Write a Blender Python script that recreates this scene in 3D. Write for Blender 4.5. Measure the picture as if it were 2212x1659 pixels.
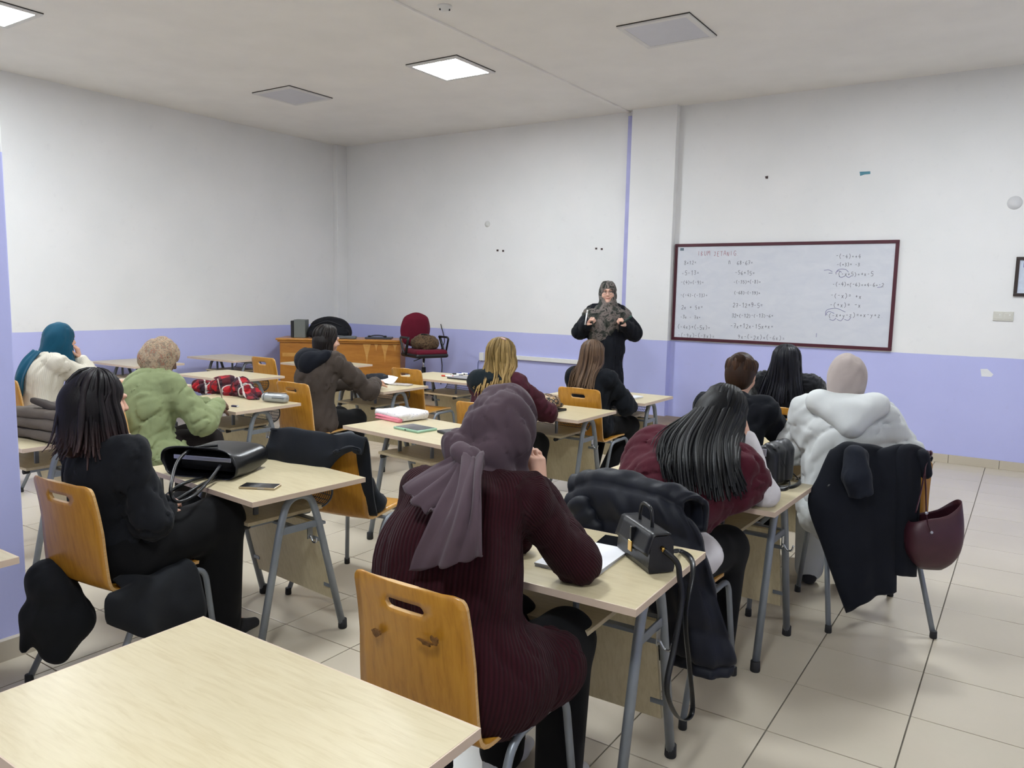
import bpy, bmesh, math, random
import numpy as np
from mathutils import Vector, Matrix, noise as mnoise
random.seed(7); rng = np.random.default_rng(7)
for o in list(bpy.data.objects): bpy.data.objects.remove(o)
SC = bpy.context.scene; COL = SC.collection
PI = math.pi
# ------------------------------------------------------------------ camera (calibrated from wall, ceiling and tile lines)
CH = 1.60; FPX = 1674.1; YAW, PITCH, ROLL = .5887, .1171, .0196
_f = Vector((-math.sin(YAW)*math.cos(PITCH), math.cos(YAW)*math.cos(PITCH), -math.sin(PITCH)))
_r0 = Vector((math.cos(YAW), math.sin(YAW), 0)); _u0 = _r0.cross(_f)
_r = math.cos(ROLL)*_r0 + math.sin(ROLL)*_u0; _u = -math.sin(ROLL)*_r0 + math.cos(ROLL)*_u0
cam = bpy.data.cameras.new('camera'); cam.sensor_width = 36; cam.lens = 36*FPX/2212; cam.clip_start = .05
camo = bpy.data.objects.new('camera', cam); COL.objects.link(camo)
M = Matrix((_r, _u, -_f)).transposed().to_4x4(); M.translation = (0, 0, CH); camo.matrix_world = M
SC.camera = camo
def ray(px, py): return _f + (px-1106)/FPX*_r - (py-829.5)/FPX*_u
def at(px, py, z):
    d = ray(px, py); t = (z-CH)/d.z; return Vector((d.x*t, d.y*t, z))
def ony(px, py, y):
    d = ray(px, py); t = y/d.y; return Vector((d.x*t, y, CH+d.z*t))
# ------------------------------------------------------------------ world, exposure
w = bpy.data.worlds.new('world'); SC.world = w; w.use_nodes = True
w.node_tree.nodes['Background'].inputs[0].default_value = (.75, .8, .9, 1)
w.node_tree.nodes['Background'].inputs[1].default_value = .05
SC.view_settings.view_transform = 'Standard'; SC.view_settings.look = 'None'
SC.view_settings.gamma = 1; SC.view_settings.use_curve_mapping = False
SC.view_settings.exposure = 1.12
PANEL_POWER = 44.0      # emission of a lit ceiling panel
# ------------------------------------------------------------------ helpers
def lin(c):
    if isinstance(c, str):
        c = c.lstrip('#'); c = [int(c[i:i+2], 16)/255 for i in (0, 2, 4)]
    return tuple(((v/12.92) if v <= .04045 else ((v+.055)/1.055)**2.4) for v in c) + (1,)
MATS = {}
class NT:
    def __init__(s, name):
        s.m = bpy.data.materials.new(name); s.m.use_nodes = True; s.t = s.m.node_tree
        s.b = s.t.nodes['Principled BSDF']
    def n(s, typ, **kw):
        nd = s.t.nodes.new(typ)
        for k, v in kw.items():
            if k.startswith('i_'):
                key = k[2:]; key = int(key) if key.isdigit() else key.replace('_', ' ')
                nd.inputs[key].default_value = v
            else: setattr(nd, k, v)
        return nd
    def l(s, a, b): s.t.links.new(a, b)
    def coord(s, kind='Object', scale=(1, 1, 1), rot=(0, 0, 0)):
        tc = s.n('ShaderNodeTexCoord'); mp = s.n('ShaderNodeMapping')
        mp.inputs['Scale'].default_value = scale; mp.inputs['Rotation'].default_value = rot
        s.l(tc.outputs[kind], mp.inputs[0]); return mp.outputs[0]
    def noise(s, vec, scale, detail=3, rough=.5, dist=0):
        nd = s.n('ShaderNodeTexNoise', i_Scale=scale, i_Detail=detail, i_Roughness=rough, i_Distortion=dist)
        s.l(vec, nd.inputs['Vector']); return nd.outputs['Fac']
    def ramp(s, fac, stops, interp='LINEAR'):
        r = s.n('ShaderNodeValToRGB'); r.color_ramp.interpolation = interp; e = r.color_ramp.elements
        e[0].position, e[0].color = stops[0]; e[1].position, e[1].color = stops[-1]
        for p_, c in stops[1:-1]:
            x = e.new(p_); x.color = c
        s.l(fac, r.inputs[0]); return r.outputs[0]
    def mix(s, fac, a, b, mode='MIX'):
        m = s.n('ShaderNodeMix', data_type='RGBA', blend_type=mode)
        for sock, v in ((m.inputs[0], fac), (m.inputs[6], a), (m.inputs[7], b)):
            if hasattr(v, 'links'): s.l(v, sock)
            else: sock.default_value = v
        return m.outputs[2]
    def math(s, op, a, b=0.0):
        m = s.n('ShaderNodeMath', operation=op)
        for sock, v in ((m.inputs[0], a), (m.inputs[1], b)):
            if hasattr(v, 'links'): s.l(v, sock)
            else: sock.default_value = v
        return m.outputs[0]
    def bump(s, h, strength=.3, dist=.01):
        b = s.n('ShaderNodeBump', i_Strength=strength, i_Distance=dist); s.l(h, b.inputs['Height']); s.l(b.outputs[0], s.b.inputs['Normal'])
    def base(s, c):
        if hasattr(c, 'links'): s.l(c, s.b.inputs['Base Color'])
        else: s.b.inputs['Base Color'].default_value = c
    def fin(s, rough=.5, metal=0, spec=.5, **kw):
        s.b.inputs['Roughness'].default_value = rough; s.b.inputs['Metallic'].default_value = metal
        s.b.inputs['Specular IOR Level'].default_value = spec
        for k, v in kw.items(): s.b.inputs[k.replace('_', ' ')].default_value = v
        return s.m
def mat(name, col, rough=.5, metal=0, spec=.5, var=.06, vscale=8, bump=0, bscale=60, sheen=0, coat=0):
    """plain procedural material with slight colour variation and fine relief"""
    if name in MATS: return MATS[name]
    n = NT(name); v = n.coord('Object'); c = lin(col)
    f = n.noise(v, vscale, 4)
    lo = tuple(x*(1-var) for x in c[:3])+(1,); hi = tuple(min(1, x*(1+var)) for x in c[:3])+(1,)
    n.base(n.ramp(f, [(.3, lo), (.7, hi)]))
    if bump: n.bump(n.noise(v, bscale, 3), bump, .004)
    m = n.fin(rough, metal, spec)
    if sheen: n.b.inputs['Sheen Weight'].default_value = sheen; n.b.inputs['Sheen Roughness'].default_value = .5
    if coat: n.b.inputs['Coat Weight'].default_value = coat; n.b.inputs['Coat Roughness'].default_value = .15
    MATS[name] = m; return m
def tag(o, label=None, cat=None, group=None, kind=None):
    if label: o['label'] = label
    if cat: o['category'] = cat
    if group: o['group'] = group
    if kind: o['kind'] = kind
    return o
def empty(name, loc=(0, 0, 0), rz=0):
    o = bpy.data.objects.new(name, None); COL.objects.link(o); o.location = loc; o.rotation_euler = (0, 0, rz)
    o.empty_display_size = .1; return o
def meshobj(name, me, m, parent=None, loc=None, rz=None):
    o = bpy.data.objects.new(name, me); COL.objects.link(o)
    if m is not None and not len(me.materials): me.materials.append(m)
    if parent: o.parent = parent
    if loc is not None: o.location = loc
    if rz is not None: o.rotation_euler = (0, 0, rz)
    return o
def copy_tree(o, parent=None):
    c = o.copy(); COL.objects.link(c); c.parent = parent
    for ch in list(o.children): copy_tree(ch, c)
    return c
class MB:
    """mesh collector"""
    def __init__(s): s.v = []; s.f = []; s.sm = []
    def add(s, vs, fs, smooth=False):
        o = len(s.v); s.v += [tuple(v) for v in vs]; s.f += [tuple(i+o for i in f) for f in fs]; s.sm += [smooth]*len(fs); return s
    def box(s, c, d, rz=0, bev=0, M=None):
        x, y, z = d[0]/2, d[1]/2, d[2]/2
        if bev <= 0:
            vs = [(sx*x, sy*y, sz*z) for sz in (-1, 1) for sy in (-1, 1) for sx in (-1, 1)]
            fs = [(0, 2, 3, 1), (4, 5, 7, 6), (0, 1, 5, 4), (2, 6, 7, 3), (0, 4, 6, 2), (1, 3, 7, 5)]
        else:
            b = bm_box(d, bev); vs, fs = b
        ca, sa = math.cos(rz), math.sin(rz)
        out = []
        for v in vs:
            v = Vector(v)
            if M is not None: v = M @ v
            out.append((c[0]+v.x*ca-v.y*sa, c[1]+v.x*sa+v.y*ca, c[2]+v.z))
        return s.add(out, fs)
    def quad(s, a, b, c, d): return s.add([a, b, c, d], [(0, 1, 2, 3)])
    def tube(s, pts, r, n=8, cap=True, flat=None, up=None, closed=False):
        """swept tube; r scalar or list; flat=(w,h) for elliptical/strap section"""
        P = [Vector(p) for p in pts]; m = len(P); vs = []; fs = []
        T = []
        for i in range(m):
            if closed: t = P[(i+1) % m]-P[i-1]
            else: t = P[min(i+1, m-1)]-P[max(i-1, 0)]
            T.append(t.normalized() if t.length > 1e-9 else Vector((0, 0, 1)))
        nrm = Vector(up) if up else (Vector((0, 0, 1)) if abs(T[0].z) < .9 else Vector((1, 0, 0)))
        for i in range(m):
            nrm = (nrm - T[i]*nrm.dot(T[i]))
            nrm = nrm.normalized() if nrm.length > 1e-6 else T[i].orthogonal().normalized()
            bn = T[i].cross(nrm)
            ri = r[i] if hasattr(r, '__len__') else r
            for k in range(n):
                a = 2*PI*k/n
                if flat:
                    vs.append(P[i]+bn*(math.cos(a)*flat[0]*ri)+nrm*(math.sin(a)*flat[1]*ri))
                else: vs.append(P[i]+bn*(math.cos(a)*ri)+nrm*(math.sin(a)*ri))
        last = m if closed else m-1
        for i in range(last):
            for k in range(n):
                a, b = i*n+k, i*n+(k+1) % n; j = (i+1) % m
                fs.append((a, b, j*n+(k+1) % n, j*n+k))
        s.add(vs, fs, True)
        if cap and not closed:
            o = len(s.v)-m*n
            s.f.append(tuple(o+k for k in range(n))[::-1]); s.f.append(tuple(o+(m-1)*n+k for k in range(n))); s.sm += [False, False]
        return s
    def lathe(s, prof, n=16, c=(0, 0, 0), M=None):
        vs = []; fs = []
        for (r, z) in prof:
            for k in range(n):
                a = 2*PI*k/n; v = Vector((r*math.cos(a), r*math.sin(a), z))
                if M is not None: v = M @ v
                vs.append((v.x+c[0], v.y+c[1], v.z+c[2]))
        for i in range(len(prof)-1):
            for k in range(n):
                fs.append((i*n+k, i*n+(k+1) % n, (i+1)*n+(k+1) % n, (i+1)*n+k))
        fs.append(tuple(range(n))[::-1]); fs.append(tuple((len(prof)-1)*n+k for k in range(n)))
        return s.add(vs, fs, True)
    def grid(s, fn, nu, nv, thick=0, closed_u=False):
        """surface fn(u,v)->point for u,v in 0..1; thick solidifies"""
        P = [[Vector(fn(i/nu, j/nv)) for i in range(nu+(0 if closed_u else 1))] for j in range(nv+1)]
        w = len(P[0]); vs = [p for row in P for p in row]; fs = []
        for j in range(nv):
            for i in range(nu):
                i2 = (i+1) % w
                fs.append((j*w+i, j*w+i2, (j+1)*w+i2, (j+1)*w+i))
        if thick:
            N = [Vector((0, 0, 0)) for _ in vs]
            for f in fs:
                nn = (vs[f[1]]-vs[f[0]]).cross(vs[f[3]]-vs[f[0]])
                for i in f: N[i] += nn
            k = len(vs); vs = vs+[v-nn.normalized()*thick if nn.length > 0 else v for v, nn in zip(vs, N)]
            back = [tuple(i+k for i in f[::-1]) for f in fs]
            rim = []
            if not closed_u:
                for j in range(nv):
                    rim.append((j*w, (j+1)*w, (j+1)*w+k, j*w+k)); a = j*w+w-1; rim.append((a+w, a, a+k, a+w+k))
            for i in range(nu):
                i2 = (i+1) % w
                rim.append((i2, i, i+k, i2+k)); a = nv*w; rim.append((a+i, a+i2, a+i2+k, a+i+k))
            fs = fs+back+rim
        return s.add(vs, fs, True)
    def prism(s, poly, z0, z1, M=None, smooth=False):
        n = len(poly); vs = [(x, y, z0) for x, y in poly]+[(x, y, z1) for x, y in poly]
        if M is not None: vs = [tuple(M @ Vector(v)) for v in vs]
        fs = [tuple(range(n))[::-1], tuple(range(n, 2*n))]+[(i, (i+1) % n, n+(i+1) % n, n+i) for i in range(n)]
        return s.add(vs, fs, smooth)
    def mesh(s, name):
        me = bpy.data.meshes.new(name); me.from_pydata(s.v, [], s.f)
        me.polygons.foreach_set('use_smooth', s.sm); me.update(); return me
    def build(s, name, m, parent=None, loc=None, rz=None, rot=None):
        o = meshobj(name, s.mesh(name), m, parent, loc, rz)
        if rot: o.rotation_euler = rot
        return o
_bc = {}
def bm_box(d, bev, seg=2):
    key = (tuple(round(x, 5) for x in d), round(bev, 5))
    if key in _bc: return _bc[key]
    bm = bmesh.new(); bmesh.ops.create_cube(bm, size=1)
    for v in bm.verts: v.co = Vector((v.co.x*d[0], v.co.y*d[1], v.co.z*d[2]))
    bmesh.ops.bevel(bm, geom=list(bm.edges), offset=bev, segments=seg, profile=.5, affect='EDGES')
    bm.verts.index_update()
    r = ([tuple(v.co) for v in bm.verts], [tuple(v.index for v in f.verts) for f in bm.faces]); bm.free(); _bc[key] = r; return r
def bez(p0, p1, p2, p3, n=10):
    p0, p1, p2, p3 = map(Vector, (p0, p1, p2, p3)); out = []
    for i in range(n+1):
        t = i/n; out.append(p0*(1-t)**3+p1*3*t*(1-t)**2+p2*3*t*t*(1-t)+p3*t**3)
    return out
def spline(pts, n=6):
    """catmull-rom through points"""
    P = [Vector(p) for p in pts]; P = [P[0]*2-P[1]]+P+[P[-1]*2-P[-2]]; out = []
    for i in range(1, len(P)-2):
        for k in range(n):
            t = k/n; a, b, c, d = P[i-1:i+3]
            out.append(.5*((2*b)+(c-a)*t+(2*a-5*b+4*c-d)*t*t+(3*b-a-3*c+d)*t**3))
    out.append(P[-2]); return out
def fillet(pts, r, n=6):
    """polyline with rounded corners"""
    P = [Vector(p) for p in pts]; out = [P[0]]
    for i in range(1, len(P)-1):
        a, b, c = P[i-1], P[i], P[i+1]; d1 = (a-b); d2 = (c-b); rr = min(r, d1.length*.49, d2.length*.49)
        s0 = b+d1.normalized()*rr; s1 = b+d2.normalized()*rr
        for k in range(n+1):
            t = k/n; out.append(s0*(1-t)**2+b*2*t*(1-t)+s1*t*t)
    out.append(P[-1]); return out
def arrmesh(name, V, F, smooth=True):
    me = bpy.data.meshes.new(name); V = np.asarray(V, float); F = np.asarray(F, int)
    me.vertices.add(len(V)); me.vertices.foreach_set('co', V.ravel())
    k = F.shape[1]; me.loops.add(F.size); me.loops.foreach_set('vertex_index', F.ravel())
    me.polygons.add(len(F)); me.polygons.foreach_set('loop_start', np.arange(0, F.size, k)); me.polygons.foreach_set('loop_total', np.full(len(F), k))
    me.polygons.foreach_set('use_smooth', np.full(len(F), smooth)); me.update(calc_edges=True); me.validate(); return me
def joinmesh(name, parts):
    V = []; F = []; o = 0
    for v, f in parts:
        V.append(np.asarray(v, float)); F.append(np.asarray(f, int)+o); o += len(v)
    return arrmesh(name, np.concatenate(V), np.concatenate(F))
# ------------------------------------------------------------------ room dimensions
YF, YR, YC = 8.713, 8.737, 8.635        # front wall left of the column, right of it, column face
XL, XR, YB, HC, ZP = -9.04, 2.0, -2.7, 3.775, 1.073
TILE, TX0, TY0 = .4316, -.702, 4.0955
# ------------------------------------------------------------------ materials of the setting
def wall_mat(name, zp, scuff=.5):
    n = NT(name); g = n.n('ShaderNodeNewGeometry'); sep = n.n('ShaderNodeSeparateXYZ'); n.l(g.outputs['Position'], sep.inputs[0])
    pos = g.outputs['Position']
    wob = n.noise(pos, 6, 2); z = n.math('ADD', sep.outputs[2], n.math('MULTIPLY', n.math('SUBTRACT', wob, .5), .008))
    top = n.math('GREATER_THAN', z, zp)
    var = n.noise(pos, 1.3, 4); 
    white = n.ramp(var, [(.3, lin('#e4e4e4')), (.7, lin('#ebeaea'))])
    lav = n.ramp(var, [(.3, lin('#b6b9e8')), (.7, lin('#bdc0ee'))])
    col = n.mix(top, lav, white)
    s1 = n.noise(pos, 9, 6, .75); sc = n.ramp(s1, [(.60, (0, 0, 0, 1)), (.78, (1, 1, 1, 1))])
    low = n.math('MULTIPLY', sc, .22*scuff); col = n.mix(low, col, lin('#9b9aa2'))
    n.base(col); n.bump(n.noise(pos, 55, 4), .10, .004); return n.fin(.62, 0, .3)
M_WALL = wall_mat('wall_paint', ZP); M_PILLAR = wall_mat('pillar_paint', 2.13)
M_CEIL = mat('ceiling_plaster', '#efece8', .9, spec=.2, var=.03, vscale=2, bump=.06)
M_LAV = mat('lavender_paint', '#a9aad8', .5, var=.05)
M_WHITEPL = mat('white_plastic', '#e2e1de', .4, var=.02)
M_BLACKPL = mat('black_plastic', '#17171a', .45, var=.1)
def tile_mat():
    n = NT('floor_tile'); g = n.n('ShaderNodeNewGeometry'); oi = n.n('ShaderNodeObjectInfo')
    f = n.noise(g.outputs['Position'], 2.2, 5); f2 = n.noise(g.outputs['Position'], 40, 3)
    c = n.ramp(f, [(.2, lin('#c0b6a4')), (.8, lin('#c7bdab'))])
    c = n.mix(n.math('MULTIPLY', oi.outputs['Random'], .12), c, lin('#b8ad9b'))
    c = n.mix(n.math('MULTIPLY', f2, .15), c, lin('#b5aa99'))
    n.base(c); 
    n.bump(f2, .04, .002); return n.fin(.26, 0, .45)
M_TILE = tile_mat()
M_GROUT = mat('grout', '#6f6960', .9, var=.15, vscale=20)
# ------------------------------------------------------------------ shell
def struct(name, mb, m, parent=None):
    o = mb.build(name, m, parent)
    if parent is None: tag(o, kind='structure')
    return o
T = .15
fl = struct('floor', MB().box(((XL+XR)/2, (YB+YR)/2, -.106), (XR-XL+.4, YR-YB+.4, .2)), M_GROUT)
struct('ceiling', MB().box(((XL+XR)/2, (YB+YR)/2, HC+T/2), (XR-XL+.4, YR-YB+.4, T)), M_CEIL)
struct('wall_left', MB().box((XL-T/2, (YB+YR)/2, HC/2), (T, YR-YB+.3, HC)), M_WALL)
wf = MB(); wf.box(((XL-3.85)/2-.05, YF+T/2, HC/2), (-3.85-XL+.1, T, HC)); wf.box(((-3.85+XR)/2, YR+T/2, HC/2), (XR+3.85, T, HC)); wf.box((-3.85, (YC+YR+T)/2, HC/2), (.56, YR+T-YC, HC))
struct('wall_front', wf, M_WALL)
struct('wall_right', MB().box((XR+T/2, (YB+YR)/2, HC/2), (T, YR-YB+.3, HC)), M_WALL)
struct('wall_back', MB().box(((XL+XR)/2, YB-T/2, HC/2), (XR-XL, T, HC)), M_WALL)
# pillar by the left edge of the view
struct('wall_pillar', MB().box((-3.855, .9, HC/2), (.62, 1.27, HC), bev=.006), M_PILLAR)
struct('trim_1', MB().box((-3.53, .9, .045), (.03, 1.30, .09)), M_TILE)
# corner casing, lavender trunking down the wall, ceiling trunking, cable channel
struct('trim_2', MB().box((XL+.045, YF-.10, HC/2), (.09, .2, HC), bev=.006), M_WALL)
struct('trim_3', MB().box((-4.165, YF-.025, HC/2-.03), (.062, .05, HC-.06), bev=.004), M_LAV)
struct('trim_4', MB().box((-4.21, (YB+YF)/2, HC-.009), (.05, YF-YB-.02, .018), bev=.003), M_CEIL)
struct('trim_5', MB().box((-5.28, YF-.018, .735), (1.18, .036, .055), bev=.004), M_WHITEPL)
# raised platform along the front wall
struct('platform', MB().box((-5.55, 7.83, .085), (6.9, 1.76, .17), bev=.005), mat('platform_board', '#8d7a63', .6))
# floor tiles
def in_view(p):
    d = Vector(p)-Vector((0, 0, CH)); z = d.dot(_f)
    if z < .2: return None
    x = 1106+FPX*d.dot(_r)/z; y = 829.5-FPX*d.dot(_u)/z
    return z if -80 < x < 2292 and y < 1740 else None
tb = MB().box((0, 0, -.006), (TILE-.005, TILE-.005, .012), bev=.0012).mesh('tile'); tb.materials.append(M_TILE)
cells = []
i0, i1 = math.floor((XL-TX0)/TILE), math.ceil((XR-TX0)/TILE)
for i in range(i0, i1):
    for j in range(-12, 17):
        x = TX0+(i+.5)*TILE; y = TY0+(j+.5)*TILE
        if y-TILE/2 > YR or y+TILE/2 < YB or x+TILE/2 < XL: continue
        v = in_view((x, y, 0)); cells.append((v if v else 99+abs(x)+abs(y), x, y))
cells.sort(); rest = MB()
for k, (d, x, y) in enumerate(cells):
    if k < 300: meshobj('tile', tb, None, fl, (x, y, 0))
    else: rest.box((x, y, -.003), (TILE-.005, TILE-.005, .006))
tag(rest.build('far_tiles', M_TILE, fl), kind='stuff')
# skirting of tile strips
def skirt(name, a, b, nrm, h=.085):
    a, b = Vector(a), Vector(b); d = (b-a); L = d.length; d.normalize(); ang = math.atan2(d.y, d.x)
    root = struct(name, MB().box(((a.x+b.x)/2+nrm[0]*.002, (a.y+b.y)/2+nrm[1]*.002, h/2-.002), (L, .004, h-.004), rz=ang), M_GROUT)
    n = int(L/TILE)+1; me = MB().box((0, 0, 0), (TILE-.004, .010, h), bev=.0015).mesh('skirting_tile'); me.materials.append(M_TILE)
    off = 0
    for k in range(n):
        s = (k+.5)*TILE
        if s+TILE/2 > L: break
        p = a+d*s; meshobj('skirting_tile', me, None, root, (p.x+nrm[0]*.007, p.y+nrm[1]*.007, h/2), ang)
    return root
skirt('baseboard_front', (XR, YR, 0), (-3.57, YR, 0), (0, -1))
skirt('baseboard_left', (XL, YB, 0), (XL, 6.95, 0), (1, 0))
skirt('baseboard_right', (XR, YB, 0), (XR, YR, 0), (-1, 0))
# ------------------------------------------------------------------ ceiling panels
M_FRAME = mat('panel_frame', '#dcdad8', .5, var=.02)
M_DIFF_OFF = mat('panel_diffuser_off', '#c9c8cf', .35, var=.02)
M_GAP_SHADE = mat('panel_gap_shade', '#3c3836', .9)
nn = NT('panel_diffuser_lit'); nn.base((1, 1, 1, 1)); nn.b.inputs['Emission Color'].default_value = (.90, .96, 1, 1); nn.b.inputs['Emission Strength'].default_value = PANEL_POWER; M_DIFF_ON = nn.fin(.4)
def panel(x, y, lit, label):
    t = empty('ceiling_light', (x, y, HC)); tag(t, label, 'ceiling light', 'square ceiling light panels')
    MB().box((0, 0, -.004), (.625, .625, .008)).build('gap_shade', M_GAP_SHADE, t)  # dark-coloured plate paints in the shade between panel and ceiling
    f = MB()
    for sx, sy, w_, h_ in ((0, 1, .62, .045), (0, -1, .62, .045), (1, 0, .045, .53), (-1, 0, .045, .53)):
        f.box((sx*.2875, sy*.2875, -.014), (w_, h_, .013), bev=.002)
    f.build('frame', M_FRAME, t)
    MB().box((0, 0, -.013), (.53, .53, .009)).build('diffuser', M_DIFF_ON if lit else M_DIFF_OFF, t)
panel(-4.93, 6.2, True, 'glowing square light panel in the middle of the ceiling')
panel(-2.70, 6.25, False, 'unlit square light panel with white frame nearest above the whiteboard')
panel(-7.17, 6.15, False, 'unlit square light panel above the teacher desk corner')
panel(-7.17, 3.02, True, 'glowing square light panel cut off by the left pillar')
panel(-.45, 6.2, True, 'glowing square light panel just above the top right of the view')
for x, y, lab in ((-2.7, 3.02, 'over the desk with the folded blanket'), (-.45, -.16, 'behind the camera on the right'), (-4.93, -.16, 'behind the camera on the left')):
    panel(x, y, True, 'glowing square ceiling light panel '+lab)
dt = empty('smoke_detector', (-3.94, 4.87, HC)); tag(dt, 'small round white detector on the ceiling', 'detector')
MB().lathe([(.055, 0), (.055, -.012), (.035, -.02), (.03, -.04), (.01, -.045)], 20).build('housing', M_WHITEPL, dt)
for q in (-.022, .022): MB().box((q, q, -.028), (.02, .012, .012)).build('sensor_window', M_BLACKPL, dt)
# ------------------------------------------------------------------ furniture materials
def wood(name, c0, c1, c2, scale=(3, 40, 40), rough=.35, rot=(0, 0, 0), spots=None, coat=.0, strength=.55):
    n = NT(name); v = n.coord('Object', scale, rot)
    f = n.noise(v, 1.6, 6, .6, .6); f2 = n.noise(v, 7, 4, .6)
    c = n.ramp(f, [(.25, lin(c0)), (.5, lin(c1)), (.78, lin(c2))])
    c = n.mix(n.math('MULTIPLY', f2, strength*.35), c, lin(c0))
    if spots:
        v2 = n.coord('Object'); s = n.noise(v2, spots[1], 5, .7); c = n.mix(n.ramp(s, [(.66, (0, 0, 0, 1)), (.80, (1, 1, 1, 1))]), c, lin(spots[0]))
    n.base(c); n.bump(f2, .05, .002)
    m = n.fin(rough, 0, .45)
    if coat: n.b.inputs['Coat Weight'].default_value = coat; n.b.inputs['Coat Roughness'].default_value = .2
    return m
M_TOP = wood('maple_laminate', '#bcad8a', '#c8bb9a', '#d0c4a5', (5, 45, 45), .33)
M_EDGE = mat('edge_band', '#cdb8a4', .5, var=.06)
M_SHELF = wood('shelf_laminate', '#b9a98a', '#c8b998', '#d2c4a6', (5, 40, 40), .45)
M_PANEL = wood('panel_laminate', '#c2b390', '#cfc19d', '#d8cbab', (45, 45, 4), .45)
M_STEEL = mat('grey_steel', '#82888f', .38, metal=.35, var=.08, vscale=12)
M_DARKST = mat('dark_steel', '#50545a', .45, metal=.3)
M_CHROME = mat('chrome', '#b9bcc0', .18, metal=1, var=.02)
M_RUB = mat('black_rubber', '#1b1b1d', .7)
def chairwood(name):
    n = NT(name); v = n.coord('Object', (40, 40, 3))
    f = n.noise(v, 1.5, 6, .6, .5); o = n.coord('Object')
    c = n.ramp(f, [(.25, lin('#a06b1d')), (.5, lin('#b67f28')), (.8, lin('#c38d34'))])
    sp = n.noise(o, 17, 5, .8); msk = n.ramp(sp, [(.68, (0, 0, 0, 1)), (.76, (1, 1, 1, 1))])
    c = n.mix(n.math('MULTIPLY', msk, .75), c, lin('#4a3216'))
    n.base(c); n.bump(f, .03, .002); m = n.fin(.32, 0, .5); n.b.inputs['Coat Weight'].default_value = .25; n.b.inputs['Coat Roughness'].default_value = .25; return m
M_CHW = chairwood('lacquered_plywood'); M_CHEDGE = wood('plywood_edge', '#b58a50', '#d0a66c', '#e0bd8a', (4, 4, 160), .5)
def solidify(V, F, t):
    """thicken an open sheet by t along -normal; returns V, F and the rim faces apart"""
    V = [Vector(v) for v in V]; N = [Vector((0, 0, 0)) for _ in V]
    from collections import Counter
    E = Counter(); D = {}
    for f in F:
        nn = (V[f[1]]-V[f[0]]).cross(V[f[2]]-V[f[0]]) if len(f) == 3 else (V[f[2]]-V[f[0]]).cross(V[f[3]]-V[f[1]])
        for i in f: N[i] += nn
        for a, b in zip(f, f[1:]+f[:1]): E[frozenset((a, b))] += 1; D[frozenset((a, b))] = (a, b)
    k = len(V); V2 = V+[v-n.normalized()*t if n.length > 0 else v for v, n in zip(V, N)]
    rim = [(b, a, a+k, b+k) for e, c in E.items() if c == 1 for a, b in [D[e]]]
    return V2, list(F)+[tuple(i+k for i in f[::-1]) for f in F], rim
# ------------------------------------------------------------------ school desk
TZ = .725
def make_desk():
    t = empty('school_desk')
    top = MB().box((0, 0, TZ-.011), (.914, .594, .022), bev=.001).build('tabletop', M_TOP, t)
    e = MB()
    for sx in (-1, 1): e.box((sx*.4585, 0, TZ-.0115), (.003, .60, .022))
    for sy in (-1, 1): e.box((0, sy*.2985, TZ-.0115), (.914, .003, .022))
    e.build('edge_band', M_EDGE, top)
    FX = (-.25, .40)
    for i, x in enumerate(FX):
        pts = fillet([(x, -.245, .02), (x, -.125, .585), (x, -.085, .69), (x, .025, .69), (x, .065, .585), (x, .205, .02)], .085, 7)
        lf = MB().tube(pts, .0165, 12).build('leg_frame', M_STEEL, t)
        for y in (-.247, .207): MB().lathe([(.019, 0), (.021, .004), (.020, .045), (.0175, .046)], 14, (x, y, 0)).build('foot_cap', M_RUB, lf)
        MB().box((x, -.03, .545), (.008, .225, .032), bev=.002).build('cross_bar', M_STEEL, lf)
        if i == 1:
            MB().box((x+.008, .02, .51), (.004, .028, .05)).tube(spline([(x+.012, .02, .50), (x+.03, .02, .475), (x+.05, .02, .478), (x+.056, .02, .50)], 5), .0045, 8).build('hook', M_CHROME, lf)
        MB().box((x, -.03, .697), (.03, .16, .006)).build('top_bracket', M_STEEL, lf)
    for y in (-.03, .10): MB().box((.075, y, .537), (.65, .03, .014), bev=.003).build('rail', M_STEEL, t)
    for x in (-.20, .215):
        s = MB().tube([(x, -.18, .545), (x, .16, .545)], .011, 10).build('shelf_bearer', M_STEEL, t)
        MB().lathe([(.0135, 0), (.0135, .03), (.010, .032)], 12, M=Matrix.Translation((x, -.165, .545)) @ Matrix.Rotation(PI/2, 4, 'X')).build('end_plug', M_RUB, s)
    for x in (-.13, .17): MB().box((x, -.10, .637), (.012, .022, .13)).build('shelf_strut', M_STEEL, t)
    MB().box((.02, .0, .566), (.49, .40, .016), bev=.0015).build('shelf', M_SHELF, t)
    # curved perforated back of the shelf
    ms = MB(); R = .065
    def pt(x, a): return (x, .195+R*math.sin(a), .634-R*math.cos(a))
    for k in range(9):
        a = PI*k/8; ms.tube([pt(-.22, a), pt(.26, a)], .0022, 4, cap=False)
    for k in range(33):
        x = -.22+.48*k/32; ms.tube([pt(x, PI*q/8) for q in range(9)], .0022, 4, cap=False)
    for x in (-.223, .263): ms.tube([pt(x, PI*q/12) for q in range(13)], .005, 6)
    ms.build('mesh_back', M_DARKST, t)
    # modesty panel with brackets on the sloping rear legs
    vs = []; tilt = math.atan2(.15, .60)
    MP = Matrix.Translation((.075, .125, .345)) @ Matrix.Rotation(tilt, 4, 'X')
    MB().box((0, 0, 0), (.60, .014, .40), M=MP).build('modesty_panel', M_PANEL, t)
    # recentre panel: sits in front of the rear legs
    for x in (-.235, .385):
        for z in (.22, .46):
            MB().box((x-.02*(1 if x > 0 else -1), .165-(z-.15)*.25, z), (.05, .006, .018), bev=.002).build('panel_bracket', M_STEEL, t)
    return t
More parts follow.
